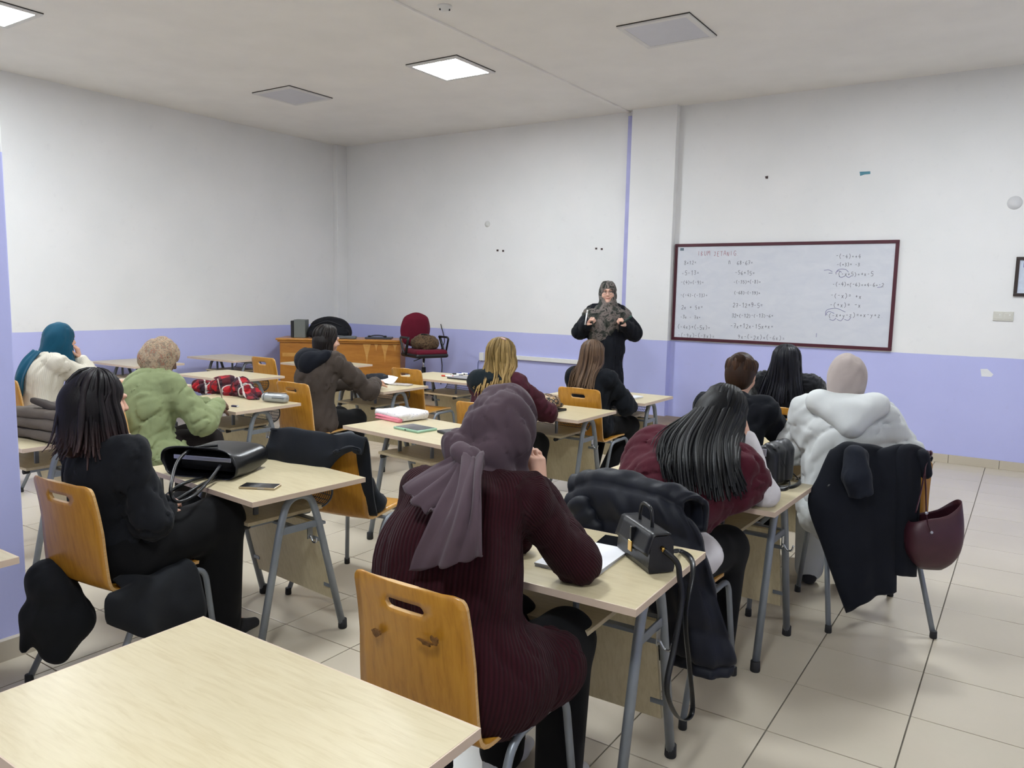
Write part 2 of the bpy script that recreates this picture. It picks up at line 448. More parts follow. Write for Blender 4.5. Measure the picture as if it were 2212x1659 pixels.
# ------------------------------------------------------------------ plywood chair
def make_chair():
    t = empty('classroom_chair')
    prof = spline([(.215, .432), (.19, .444), (.08, .446), (-.06, .440), (-.145, .436), (-.185, .447), (-.205, .48), (-.222, .56), (-.238, .66), (-.252, .76), (-.272, .862)], 6)
    prof = [(p.x, p.y) for p in [Vector((a[0], a[1], 0)) for a in prof]]
    S = [0]
    for a, b in zip(prof, prof[1:]): S.append(S[-1]+math.hypot(b[0]-a[0], b[1]-a[1]))
    L = S[-1]
    def P(s):
        s = max(0, min(L, s))
        for i in range(len(S)-1):
            if s <= S[i+1]+1e-9:
                q = (s-S[i])/max(1e-9, S[i+1]-S[i]); return (prof[i][0]+(prof[i+1][0]-prof[i][0])*q, prof[i][1]+(prof[i+1][1]-prof[i][1])*q)
        return prof[-1]
    def halfw(s):
        z = P(s)[1]; q = max(0, min(1, (z-.46)/.40)); w = .205-.016*q
        e = min(s, L-s)                                    # rounded corners
        if e < .035: w -= .035-math.sqrt(max(0, .035**2-(.035-e)**2))
        return w
    sc = L-.065; a, h = .05, .0155
    rows = list(np.linspace(0, sc-.03, 34))+[('b',)]+[('t',)]+list(np.linspace(sc+.03, L-.034, 4))+[L-.02, L-.010, L-.004, L]
    cols = sorted(set([round(x, 4) for x in np.linspace(-1, 1, 13)]))
    xs = [-1, -.85, -.68, -.5, -.34, -.32, -.29, -.24, -.12, 0, .12, .24, .29, .32, .34, .5, .68, .85, 1]
    V = []; F = []
    for r in rows:
        for u in xs:
            if isinstance(r, tuple):
                x = u*.195; dx = abs(x)-a
                off = h if dx <= 0 else (math.sqrt(max(0, h*h-dx*dx)) if dx < h else 0)
                off = max(off, .0006); s = sc+(off if r[0] == 't' else -off)
            else: s = r
            y, z = P(s); hw = halfw(s); x = u*hw
            q = max(0, min(1, (z-.47)/.2)); y += q*.022*u*u - (1-q)*0
            z -= (1-q)*.006*(1-u*u) if z < .47 else 0
            V.append((x, y, z))
    n = len(xs); rb = 34
    for j in range(len(rows)-1):
        for i in range(n-1):
            if j == rb and abs((xs[i]+xs[i+1])/2*.195) < a+h: continue
            F.append((j*n+i, j*n+i+1, (j+1)*n+i+1, (j+1)*n+i))
    V2, F2, rim = solidify(V, F, .012)
    me = bpy.data.meshes.new('seat_shell'); me.from_pydata([tuple(v) for v in V2], [], F2+rim)
    me.materials.append(M_CHW); me.materials.append(M_CHEDGE)
    for k, p in enumerate(me.polygons):
        p.use_smooth = k < len(F2)
        if k >= len(F2): p.material_index = 1
    me.update(); meshobj('seat_shell', me, None, t)
    for sx in (-1, 1):
        pts = fillet([(sx*.245, .245, .02), (sx*.215, .215, .425), (sx*.213, -.06, .418), (sx*.243, -.272, .02)], .06, 7)
        lf = MB().tube(pts, .0125, 10).build('leg_frame', M_STEEL, t)
        for x, y in ((sx*.246, .247), (sx*.244, -.274)): MB().lathe([(.0150, 0), (.0165, .004), (.0155, .035), (.013, .036)], 12, (x, y, 0)).build('foot_cap', M_RUB, lf)
    for y in (.13, -.04): MB().tube([(-.213, y, .417), (.213, y, .417)], .010, 8).build('seat_rail', M_STEEL, t)
    for x in (-.15, .15):
        for y in (.13, -.04): MB().lathe([(.008, .446), (.007, .449), (.002, .4505)], 8, (x, y, 0)).build('rivet', M_CHROME, t)
    return t
# ------------------------------------------------------------------ place desks and chairs
desk0 = make_desk(); chair0 = make_chair(); DESK = {}; CHAIR = {}
def put(proto, used, loc, deg, label, cat, group):
    o = proto if not used else copy_tree(proto)
    o.location = loc; o.rotation_euler = (0, 0, math.radians(deg)); tag(o, label, cat, group); return o
DG = 'maple school desks in rows'; CG = 'plywood classroom chairs'
for k, x, y, a, lab in (
    ('D1', -1.32, .90, 0, 'empty school desk nearest the camera, bottom left of the photo'),
    ('D2', -3.03, 2.33, -5, 'school desk carrying the large black handbag and a phone'),
    ('D3', -1.325, 2.22, 1.5, 'school desk with white paper, black phone and mini bag'),
    ('D4', -1.265, 3.50, -2, 'school desk the girl in the burgundy shawl leans on'),
    ('D5', -3.17, 3.76, -7, 'school desk with the folded white blanket and mint tablet'),
    ('D6', -3.035, 4.995, 0, 'school desk carrying the leopard print pouch'),
    ('D7', -4.95, 6.24, 0, 'school desk with whiteboard markers and laptop'),
    ('D8', -5.08, 5.22, 0, 'school desk the person in the grey brown jacket writes at'),
    ('D9', -5.09, 3.71, 1, 'school desk with red plaid scarf and silver pencil case'),
    ('D10', -6.66, 4.87, 0, 'empty school desk behind the red plaid scarf'),
    ('D11', -8.36, 6.12, 0, 'empty school desk by the left wall nearest the teacher desk'),
    ('D12', -8.50, 4.97, 0, 'empty school desk by the left wall behind the patterned headscarf'),
    ('D13', -6.93, 6.40, 0, 'empty school desk right in front of the teacher desk'),
    ('D14', -4.86, 2.22, 0, 'school desk with the folded brown coat beside the pillar'),
    ('D15', -3.11, .83, 0, 'school desk whose corner shows at the left photo edge'),
    ('D16', -3.03, 6.10, 0, 'school desk with a small notebook in front of the teacher'),
    ('D17', -1.33, 4.735, 0, 'school desk with spiral notebook behind the white hoodie'),
    ('D18', -1.33, 6.25, 0, 'school desk in front of the girl with black straight hair'),
    ('D19', -6.65, 3.85, 0, 'school desk the girl in the teal headscarf leans on')):
    DESK[k] = put(desk0, k != 'D1', (x, y, 0), a, lab, 'desk', DG)
for k, x, y, a, lab in (
    ('C1', -1.275, 1.69, 0, 'plywood chair with dark scuffs, nearest the camera'),
    ('C2', -3.02, 1.685, 4, 'plywood chair of the girl in black beside the pillar'),
    ('C3', -2.95, 2.935, 10, 'empty plywood chair with a black jacket over its back'),
    ('C4', -4.82, 2.86, -2, 'plywood chair behind the green shirt'),
    ('C5', -4.85, 4.36, 0, 'plywood chair of the person in the grey brown jacket'),
    ('C6', -6.83, 5.65, 0, 'empty plywood chair in front of the teacher desk'),
    ('C7', -4.95, 5.825, 0, 'empty plywood chair at the desk with the markers'),
    ('C8', -3.05, 4.41, 0, 'plywood chair of the blonde girl in the hoodie'),
    ('C9', -2.945, 5.61, 0, 'plywood chair of the brown haired girl in front of the teacher'),
    ('C10', -1.39, 5.62, 0, 'plywood chair of the girl with black hair below the whiteboard'),
    ('C11', -.62, 4.20, 29, 'plywood chair with the dark coat and burgundy bag hanging'),
    ('C12', -1.195, 2.91, -2, 'plywood chair hidden under the navy puffer jacket'),
    ('C13', -1.32, 4.08, 0, 'plywood chair of the girl with the hair bun'),
    ('C14', -6.60, 3.05, -4, 'plywood chair of the girl in the cream sweater'),
    ('C15', -8.45, 4.10, 0, 'empty plywood chair at the far left wall desk')):
    CHAIR[k] = put(chair0, k != 'C1', (x, y, 0), a, lab, 'chair', CG)
# ------------------------------------------------------------------ signed-distance modelling for bodies and cloth
def V3(*a): return np.array(a, float)
class SDF:
    def __init__(s, res=.01): s.res = res; s.pr = []
    def cone(s, a, b, ra, rb, k=.03, op='+', sx=None):
        """tapered capsule; sx=(axis vector, factor) squashes the section along an axis"""
        s.pr.append(('c', np.array(a, float), np.array(b, float), ra, rb, k, op, sx)); return s
    def chain(s, pts, rs, k=.03, op='+'):
        for i in range(len(pts)-1): s.cone(pts[i], pts[i+1], rs[i], rs[i+1], k, op)
        return s
    def ell(s, c, r, R=None, k=.03, op='+'):
        s.pr.append(('e', np.array(c, float), np.array(r, float), np.eye(3) if R is None else np.array(R, float), k, op)); return s
    def box(s, c, half, R=None, rad=.01, k=.02, op='+'):
        s.pr.append(('b', np.array(c, float), np.array(half, float), np.eye(3) if R is None else np.array(R, float), rad, k, op)); return s
    def half(s, p, n, k=.01):
        """cut away everything on the side n points to"""
        s.pr.append(('h', np.array(p, float), np.array(n, float)/np.linalg.norm(n), k)); return s
    def bounds(s):
        lo = np.full(3, 1e9); hi = -lo
        for p in s.pr:
            if p[0] == 'c' and p[6] == '+':
                r = max(p[3], p[4]); lo = np.minimum(lo, np.minimum(p[1], p[2])-r); hi = np.maximum(hi, np.maximum(p[1], p[2])+r)
            elif p[0] == 'e' and p[5] == '+':
                r = np.max(p[2]); lo = np.minimum(lo, p[1]-r); hi = np.maximum(hi, p[1]+r)
            elif p[0] == 'b' and p[6] == '+':
                r = np.abs(p[3])@p[2]; lo = np.minimum(lo, p[1]-r); hi = np.maximum(hi, p[1]+r)
        m = s.res*3+.02; return lo-m, hi+m
    def field(s):
        lo, hi = s.bounds(); h = s.res; n = np.ceil((hi-lo)/h).astype(int)+1
        G = np.full(n, .5, np.float32); ax = [lo[i]+h*np.arange(n[i]) for i in range(3)]
        for p in s.pr:
            if p[0] == 'h':
                d = ((ax[0]-p[1][0])*p[2][0])[:, None, None]+((ax[1]-p[1][1])*p[2][1])[None, :, None]+((ax[2]-p[1][2])*p[2][2])[None, None, :]
                k = p[3]; a, b = G, d; hh = np.maximum(k-np.abs(a-b), 0)/k; G = (np.maximum(a, b)+hh*hh*k*.25).astype(np.float32); continue
            if p[0] == 'c': _, a, b, ra, rb, k, op, sx = p; r = max(ra, rb); blo = np.minimum(a, b)-r; bhi = np.maximum(a, b)+r
            elif p[0] == 'b': _, c, hf, R, rad, k, op = p; r = np.abs(R)@hf; blo = c-r; bhi = c+r
            else: _, c, rr, R, k, op = p; r = np.max(rr); blo = c-r; bhi = c+r
            mg = k+2*h+.02
            i0 = np.clip(np.floor((blo-mg-lo)/h).astype(int), 0, n-1); i1 = np.clip(np.ceil((bhi+mg-lo)/h).astype(int)+1, 1, n)
            if (i1 <= i0).any(): continue
            sl = tuple(slice(i0[i], i1[i]) for i in range(3))
            X = ax[0][sl[0]][:, None, None]; Y = ax[1][sl[1]][None, :, None]; Z = ax[2][sl[2]][None, None, :]
            if p[0] == 'c':
                ab = b-a; L2 = max(ab@ab, 1e-12)
                t = np.clip(((X-a[0])*ab[0]+(Y-a[1])*ab[1]+(Z-a[2])*ab[2])/L2, 0, 1)
                dx = X-a[0]-t*ab[0]; dy = Y-a[1]-t*ab[1]; dz = Z-a[2]-t*ab[2]
                if sx is not None:
                    ax_, fac = np.array(sx[0], float), sx[1]; q = dx*ax_[0]+dy*ax_[1]+dz*ax_[2]
                    dx = dx+q*ax_[0]*(fac-1); dy = dy+q*ax_[1]*(fac-1); dz = dz+q*ax_[2]*(fac-1)
                d = np.sqrt(dx*dx+dy*dy+dz*dz)-(ra+t*(rb-ra))
            elif p[0] == 'b':
                qx, qy, qz = X-c[0], Y-c[1], Z-c[2]
                u = [np.abs(qx*R[0][i]+qy*R[1][i]+qz*R[2][i])-(hf[i]-rad) for i in range(3)]
                d = np.sqrt(sum(np.maximum(x, 0)**2 for x in u))+np.minimum(np.maximum(np.maximum(u[0], u[1]), u[2]), 0)-rad
            else:
                qx, qy, qz = X-c[0], Y-c[1], Z-c[2]
                u = [qx*R[0][i]+qy*R[1][i]+qz*R[2][i] for i in range(3)]
                k0 = np.sqrt(sum((u[i]/rr[i])**2 for i in range(3))); k1 = np.sqrt(sum((u[i]/rr[i]**2)**2 for i in range(3)))+1e-9
                d = k0*(k0-1)/k1
            A = G[sl]
            if op == '+': hh = np.maximum(k-np.abs(A-d), 0)/k; G[sl] = np.minimum(A, d)-hh*hh*k*.25
            else: d = -d; hh = np.maximum(k-np.abs(A-d), 0)/k; G[sl] = np.maximum(A, d)+hh*hh*k*.25
        return G, lo, h
    def mesh(s, warp=None):
        G, lo, h = s.field()
        if warp is not None:
            n = G.shape; P = np.stack(np.meshgrid(*[lo[i]+h*np.arange(n[i]) for i in range(3)], indexing='ij'), -1)
            m = np.abs(G) < .06; G = G.copy(); G[m] += warp(P[m]).astype(np.float32)
        return surface_nets(G, lo, h)
def surface_nets(G, lo, h):
    S = G < 0; n = np.array(G.shape)
    c = np.zeros(n-1, np.int8)
    for d in np.ndindex(2, 2, 2): c += S[d[0]:n[0]-1+d[0], d[1]:n[1]-1+d[1], d[2]:n[2]-1+d[2]]
    act = (c > 0) & (c < 8); idx = np.argwhere(act); ids = np.full(n-1, -1); ids[act] = np.arange(len(idx))
    acc = np.zeros((len(idx), 3)); cnt = np.zeros(len(idx))
    corners = [np.array(d) for d in np.ndindex(2, 2, 2)]
    for a in range(8):
        for axis in range(3):
            A = corners[a]
            if A[axis]: continue
            B = A.copy(); B[axis] = 1
            ia, ib = idx+A, idx+B; ga = G[ia[:, 0], ia[:, 1], ia[:, 2]]; gb = G[ib[:, 0], ib[:, 1], ib[:, 2]]
            m = (ga < 0) != (gb < 0); t = ga[m]/(ga[m]-gb[m])
            acc[m] += A+(B-A)*t[:, None]; cnt[m] += 1
    V = lo+h*(idx+acc/cnt[:, None]); F = []
    for axis in range(3):
        o = [i for i in range(3) if i != axis]
        sh = list(n); sh[axis] -= 1
        sl0 = [slice(None)]*3; sl1 = [slice(None)]*3; sl0[axis] = slice(0, n[axis]-1); sl1[axis] = slice(1, n[axis])
        a, b = S[tuple(sl0)], S[tuple(sl1)]; e = np.argwhere(a != b)
        ok = (e[:, o[0]] > 0) & (e[:, o[1]] > 0) & (e[:, o[0]] < n[o[0]]-1) & (e[:, o[1]] < n[o[1]]-1); e = e[ok]
        q = []
        for du, dv in ((-1, -1), (0, -1), (0, 0), (-1, 0)):
            x = e.copy(); x[:, o[0]] += du; x[:, o[1]] += dv; q.append(ids[x[:, 0], x[:, 1], x[:, 2]])
        q = np.stack(q, 1); flip = a[e[:, 0], e[:, 1], e[:, 2]]
        if axis == 1: flip = ~flip
        q[~flip] = q[~flip][:, ::-1]; F.append(q)
    return V, np.concatenate(F)
def vnormals(V, F):
    n = np.cross(V[F[:, 2]]-V[F[:, 0]], V[F[:, 3]]-V[F[:, 1]]); N = np.zeros_like(V)
    for i in range(4): np.add.at(N, F[:, i], n)
    return N/np.maximum(np.linalg.norm(N, axis=1, keepdims=True), 1e-12)
def smooth(V, F, it=2, lam=.5):
    for _ in range(it):
        A = np.zeros_like(V); c = np.zeros(len(V))
        for a, b in ((0, 1), (1, 2), (2, 3), (3, 0)):
            np.add.at(A, F[:, a], V[F[:, b]]); np.add.at(A, F[:, b], V[F[:, a]]); np.add.at(c, F[:, a], 1); np.add.at(c, F[:, b], 1)
        V = V+lam*(A/np.maximum(c, 1)[:, None]-V)
    return V
def pnoise(P):
    """vectorised lattice noise, roughly -1..1"""
    I = np.floor(P).astype(np.int64); f = P-I; u = f*f*f*(f*(f*6-15)+10); out = 0
    for dx in (0, 1):
        for dy in (0, 1):
            for dz in (0, 1):
                h = (I[:, 0]+dx)*374761393+(I[:, 1]+dy)*668265263+(I[:, 2]+dz)*2147483647
                h = (h ^ (h >> 13))*1274126177 & 0xffffffff; h = (h ^ (h >> 16)) & 0xffff
                w = (u[:, 0] if dx else 1-u[:, 0])*(u[:, 1] if dy else 1-u[:, 1])*(u[:, 2] if dz else 1-u[:, 2])
                out = out+w*(h/32767.5-1)
    return out
def folds(amp, freq, dirv=(0, 0, 1), seed=0, sharp=1.0):
    """cloth folds: ridges stretched along dirv (freq in radians per metre)"""
    d = np.array(dirv, float); d /= np.linalg.norm(d); k = freq/6.283*1.7; o = np.array((seed*3.1, seed*1.7, seed*.9))+17
    def f(P):
        w = np.stack([pnoise(P*3+o), pnoise(P*3+o+9), pnoise(P*3+o+21)], 1)*.06
        Q = P+w; t = Q@d; Q = Q-np.outer(t, d)*.78
        n = pnoise(Q*k+o); r = 1-2*np.abs(pnoise(Q*k*.8+o+5)); m = pnoise(Q*k*1.9+o+31)
        r2 = 1-2*np.abs(pnoise(Q*k*1.5+o+51))
        return 1.9*amp*(.30*n+.75*np.maximum(r, 0)**3+.45*np.maximum(r2, 0)**3-.25)
    return f
def rot3(rx=0, ry=0, rz=0): return np.array((Matrix.Rotation(rz, 3, 'Z') @ Matrix.Rotation(ry, 3, 'Y') @ Matrix.Rotation(rx, 3, 'X')))
# ------------------------------------------------------------------ hands
def hand_prims(S, wrist, dirv, palm_n, curl=.5, size=1.0, spread=.15, thumb_side=1, thumb_curl=.4, k=.006):
    """hand with palm, four fingers of unequal length and a thumb leaving the side of the palm.
    dirv: wrist->knuckles, palm_n: direction the palm faces; thumb_side +1/-1"""
    w = np.array(wrist, float); d = np.array(dirv, float); d /= np.linalg.norm(d)
    pn = np.array(palm_n, float); pn -= d*(pn@d); pn /= np.linalg.norm(pn); sd = np.cross(d, pn)*thumb_side
    s = size
    kn = w+d*.085*s
    for q, r0, r1 in ((-.028, .014, .0125), (-.010, .016, .0135), (.010, .016, .0135), (.026, .0155, .013)):
        S.cone(w+sd*q*.6*s, kn+sd*q*s, r0*s, r1*s, .012)
    for i, (q, L, r) in enumerate(((.029, .072, .0088), (.010, .080, .0092), (-.010, .074, .0088), (-.028, .058, .0078))):
        p = kn+sd*q*s; a = curl*.9; dd = d*math.cos(0)+sd*spread*(q/.03); dd /= np.linalg.norm(dd)
        seg = [.46, .30, .24]; ang = 0
        for j, f in enumerate(seg):
            ang += a*(1.0 if j else .8); u = dd*math.cos(ang)+pn*math.sin(ang); e = p+u*L*f*s
            S.cone(p, e, r*(1-.07*j)*s, r*(1-.07*(j+1))*s, k); p = e
    p = w+d*.022*s+sd*.026*s; u = d*.62+sd*.75+pn*.28; u /= np.linalg.norm(u)
    for j, (L, r) in enumerate(((.042, .0135), (.034, .0105), (.026, .009))):
        e = p+u*L*s; S.cone(p, e, r*s, r*.9*s, k); p = e; u = u+(d*.5-sd*.35+pn*.25)*thumb_curl*1.6; u /= np.linalg.norm(u)
# ------------------------------------------------------------------ skin, hair, cloth materials
def skin_mat(name, c):
    n = NT(name); v = n.coord('Object'); f = n.noise(v, 22, 3); cc = lin(c)
    n.base(n.ramp(f, [(.3, tuple(x*.93 for x in cc[:3])+(1,)), (.7, cc)])); n.bump(n.noise(v, 260, 2), .05, .001)
    m = n.fin(.48, 0, .4); n.b.inputs['Subsurface Weight'].default_value = .12; n.b.inputs['Subsurface Radius'].default_value = (.012, .005, .003); return m
M_SKIN = skin_mat('skin', '#d9ab93'); M_SKIN2 = skin_mat('skin_tan', '#c99a80')
def hair_mat(name, c0, c1, tip=None, z0=0, z1=1, rough=.34):
    """streaky hair; tip colour mixes in along local height"""
    n = NT(name); at_ = n.n('ShaderNodeAttribute', attribute_name='shade'); v = n.coord('Object', (90, 90, 7))
    f = n.math('ADD', n.math('MULTIPLY', n.noise(v, 1.5, 4, .6), .5), n.math('MULTIPLY', at_.outputs['Fac'], .5))
    c = n.ramp(f, [(.25, lin(c0)), (.75, lin(c1))])
    if tip:
        g = n.n('ShaderNodeTexCoord'); sp = n.n('ShaderNodeSeparateXYZ'); n.l(g.outputs['Object'], sp.inputs[0])
        mr = n.n('ShaderNodeMapRange', i_1=z0, i_2=z1, i_3=1.0, i_4=0.0); n.l(sp.outputs[2], mr.inputs[0])
        c = n.mix(n.math('MULTIPLY', mr.outputs[0], n.math('ADD', .45, n.math('MULTIPLY', at_.outputs['Fac'], .55))), c, lin(tip))
    n.base(c); n.bump(n.noise(v, 3, 3), .35, .003); m = n.fin(rough+.14, 0, .22)
    n.b.inputs['Anisotropic'].default_value = .4; return m
def crease(n, v, weave=350, bump=.18, amt=.45, scale=5.5):
    """soft creases plus fine weave"""
    nd = n.n('ShaderNodeTexNoise', noise_type='RIDGED_MULTIFRACTAL', i_Scale=scale, i_Detail=2.5, i_Roughness=.5, i_Distortion=.5); n.l(v, nd.inputs['Vector']); a = nd.outputs['Fac']; b = n.n('ShaderNodeBump', i_Strength=amt, i_Distance=.035); n.l(a, b.inputs['Height'])
    c = n.n('ShaderNodeBump', i_Strength=bump, i_Distance=.002); n.l(n.noise(v, weave, 2), c.inputs['Height']); n.l(b.outputs[0], c.inputs['Normal']); n.l(c.outputs[0], n.b.inputs['Normal'])
def cloth_mat(name, c, var=.10, rough=.9, weave=350, bump=.18, sheen=.04, c2=None, pat=None):
    n = NT(name); v = n.coord('Object'); cc = lin(c)
    f = n.noise(v, 5, 5, .6); lo = tuple(x*(1-var) for x in cc[:3])+(1,); hi = tuple(min(1, x*(1+var)) for x in cc[:3])+(1,)
    col = n.ramp(f, [(.3, lo), (.7, hi)])
    n.base(col); crease(n, v, weave, bump); m = n.fin(rough, 0, .25)
    n.b.inputs['Sheen Weight'].default_value = sheen; n.b.inputs['Sheen Roughness'].default_value = .45
    return m
def rib_mat(name, c, pitch=.008, depth=.5, dark=.55, rough=.92):
    """knit ribs following the 'ribu' attribute (metres around torso or sleeve)"""
    n = NT(name); v = n.coord('Object'); cc = lin(c); a = n.n('ShaderNodeAttribute', attribute_name='ribu')
    w = n.math('ADD', n.math('MULTIPLY', n.math('SINE', n.math('MULTIPLY', a.outputs['Fac'], 2*PI/pitch)), .5), .5)
    f = n.noise(v, 6, 3)
    col = n.ramp(w, [(.05, tuple(x*dark for x in cc[:3])+(1,)), (.6, cc)]); col = n.mix(n.math('MULTIPLY', f, .35), col, tuple(x*.6 for x in cc[:3])+(1,))
    n.base(col); b0 = n.n('ShaderNodeBump', i_Strength=.2, i_Distance=.03); n.l(n.noise(v, 9, 2, .5, .5), b0.inputs['Height'])
    b1 = n.n('ShaderNodeBump', i_Strength=depth, i_Distance=.004); n.l(w, b1.inputs['Height']); n.l(b0.outputs[0], b1.inputs['Normal']); n.l(b1.outputs[0], n.b.inputs['Normal'])
    m = n.fin(rough, 0, .2); n.b.inputs['Sheen Weight'].default_value = .02; return m
def ribu(me, J):
    """arc length around the nearest limb axis, stored per vertex"""
    V = np.empty(len(me.vertices)*3); me.vertices.foreach_get('co', V); V = V.reshape(-1, 3)
    segs = [(J['hip']-np.array((0, 0, .2)), J['neck'], .17, 1.0)]+[(J['sh'+a], J['el'+a], .07, .55) for a in 'lr']+[(J['el'+a], J['wr'+a], .06, .5) for a in 'lr']
    best = np.full(len(V), 9.); U = np.zeros(len(V))
    for a, b, r, wgt in segs:
        ab = b-a; L = np.linalg.norm(ab); d = ab/L; t = np.clip((V-a)@d, 0, L); q = V-a-t[:, None]*d; dist = np.linalg.norm(q, axis=1)/r
        x = np.cross(d, (0, 1, .3)); x /= np.linalg.norm(x); y = np.cross(d, x)
        ang = np.arctan2(q@y, q@x); m = dist < best; best[m] = dist[m]; U[m] = ang[m]*r
    at_ = me.attributes.new('ribu', 'FLOAT', 'POINT'); at_.data.foreach_set('value', U); return me
def pattern_mat(name, cols, scale=16, rough=.85):
    """printed scarf: blotches of several colours"""
    n = NT(name); v = n.coord('Object')
    w_ = n.noise(v, scale, 5, .62, 1.2); st = [(i/(len(cols)-1)*.5+.25, lin(c)) for i, c in enumerate(cols)]
    n.base(n.ramp(w_, st)); crease(n, v, 300, .12); m = n.fin(rough, 0, .25); n.b.inputs['Sheen Weight'].default_value = .1; return m
# ------------------------------------------------------------------ person builder (local frame: +Y forward, +X to the person's right, origin on the floor)
def joints(**kw):
    J = dict(hip=(0, -.07, .54), chest=(0, -.07, .86), neck=(0, -.045, 1.045), head=(0, -.015, 1.165),
             shl=(-.17, -.05, 1.00), shr=(.17, -.05, 1.00), ell=(-.24, .06, .77), elr=(.24, .06, .77), wrl=(-.15, .28, .76), wrr=(.15, .28, .76),
             hjl=(-.085, -.05, .53), hjr=(.085, -.05, .53), knl=(-.10, .36, .50), knr=(.10, .36, .50), anl=(-.10, .34, .09), anr=(.10, .34, .09),
             yaw=0, pitch=0, roll=0, hs=.96)
    J.update(kw); return {k: (np.array(v, float) if isinstance(v, (tuple, list)) else v) for k, v in J.items()}
def head_R(J): return rot3(0, 0, math.radians(J['yaw'])) @ rot3(math.radians(J['pitch']), 0, 0) @ rot3(0, math.radians(J['roll']), 0)
def torso_R(J):
    up = J['neck']-J['hip']; up /= np.linalg.norm(up); rt = J['shr']-J['shl']; rt -= up*(rt@up); rt /= np.linalg.norm(rt)
    return np.stack([rt, np.cross(up, rt), up], 1)
def head_mesh(J, res=.0065, face=True, smile=0):
    R = head_R(J); h = J['head']; s = J['hs']; S = SDF(res)
    L = lambda *p: h+R@(np.array(p)*s)
    S.ell(L(0, -.012, .022), np.array((.074, .092, .094))*s, R, .02).ell(L(0, .028, -.045), np.array((.056, .066, .078))*s, R, .03)
    S.ell(L(0, .078, -.098), np.array((.024, .022, .020))*s, R, .03)
    for x in (-1, 1):
        S.ell(L(x*.036, .062, -.032), np.array((.028, .026, .028))*s, R, .025)
        S.ell(L(x*.076, -.006, -.012), np.array((.009, .017, .030))*s, R, .006)
        if face: S.ell(L(x*.031, .101, .008), np.array((.017, .013, .011))*s, R, .012, '-')
    if face:
        S.cone(L(0, .088, .012), L(0, .111, -.026), .0075*s, .0115*s, .012).ell(L(0, .105, -.030), np.array((.016, .010, .009))*s, R, .01)
        S.ell(L(0, .091, -.060), np.array((.022, .010, .0075))*s, R, .008)
        S.cone(L(-.036, .086, .026), L(.036, .086, .026), .010*s, .010*s, .02)
    S.cone(L(0, -.018, -.06), J['neck']+np.array((0, .0, -.03)), .050*s, .058*s, .03)
    return S.mesh()
def body_mesh(J, hands=(), hres=.0045, face=True):
    S = SDF(.014); R = torso_R(J)
    S.ell(J['hip'], (.12, .09, .08), R, .03).cone(J['hip'], J['chest'], .085, .09, .03).ell(J['chest'], (.11, .075, .12), R, .03)
    S.cone(J['neck']*.35+J['shl']*.65-np.array((0, 0, .02)), J['neck']*.35+J['shr']*.65-np.array((0, 0, .02)), .035, .035, .03).cone(J['chest'], J['neck'], .07, .045, .03)
    for a in 'lr':
        S.chain([J['neck']+(J['sh'+a]-J['neck'])*.8-np.array((0, 0, .01)), J['el'+a], J['wr'+a]], [.030, .027, .024], .02)
        S.chain([J['hj'+a], J['kn'+a], J['an'+a]], [.07, .05, .036], .03)
        S.cone(J['an'+a], J['an'+a]+np.array((0, .12, -.04)), .035, .025, .03)
    parts = [S.mesh(), head_mesh(J, face=face)]
    for hd in hands:
        H = SDF(hres); a = hd['side']; w = J['wr'+a]; d = np.array(hd['dir'], float)
        H.cone(J['el'+a]*.25+w*.75, w, .027, .024, .02); hand_prims(H, w, d, hd['palm'], hd.get('curl', .5), hd.get('size', .95), hd.get('spread', .12), hd.get('thumb', 1), hd.get('tcurl', .4))
        parts.append(H.mesh())
    return joinmesh('body', parts)
def top_sdf(J, inf=.018, res=.012, fat=1.0, hem=.10, sleeve=(.060, .050, .040), hem_r=None, shoulder=.068):
    S = SDF(res); R = torso_R(J); up = R[:, 2]; i = inf*.75
    S.ell(J['hip']+up*.02, np.array((.148*fat+i, .122*fat+i, .10+i)), R, .04)
    S.cone(J['hip']+up*.02, J['chest']+up*.03, .136*fat+i, .128*fat+i, .04, sx=(R[:, 1], 1.2))
    S.ell(J['chest']+up*.01, np.array((.142*fat+i, .105*fat+i, .15+i)), R, .04)
    g = {a: J['neck']+(J['sh'+a]-J['neck'])*.86 for a in 'lr'}
    for a in 'lr': S.cone(J['neck']-up*.035, g[a], .050+i, .048+i*.6+(shoulder-.068)*.5, .035)
    for a in 'lr':
        w = J['wr'+a]*.94+J['el'+a]*.06
        S.chain([g[a], J['el'+a], w], [sleeve[0]*.84+i*.4, sleeve[1]*.84+i*.4, sleeve[2]*.84+i*.3], .045)
    if hem: S.ell(J['hip']-up*hem*.35, np.array((.158*fat+i, .13*fat+i, .08+hem*.5)), R, .04)
    return S
def bottom_sdf(J, inf=.012, res=.013, leg=(.088, .068, .055), flare=0):
    S = SDF(res); R = torso_R(J)
    S.ell((J['hip'][0], J['hip'][1]+.03, .545), (.165+inf, .135+inf, .092), None, .05)
    for a in 'lr':
        S.chain([J['hj'+a], J['kn'+a], J['an'+a]], [leg[0]+inf, leg[1]+inf, leg[2]+inf+flare], .04)
    return S
def on_chair(S, seat=True):
    """flatten against the backrest of the chair the person sits on"""
    S.half((0, -.178, .46), (0, -1, -.12), .03); return S
def warped(S, fn=None, it=1, lam=.4):
    V, F = S.mesh(fn); V = smooth(V, F, it, lam); return V, F
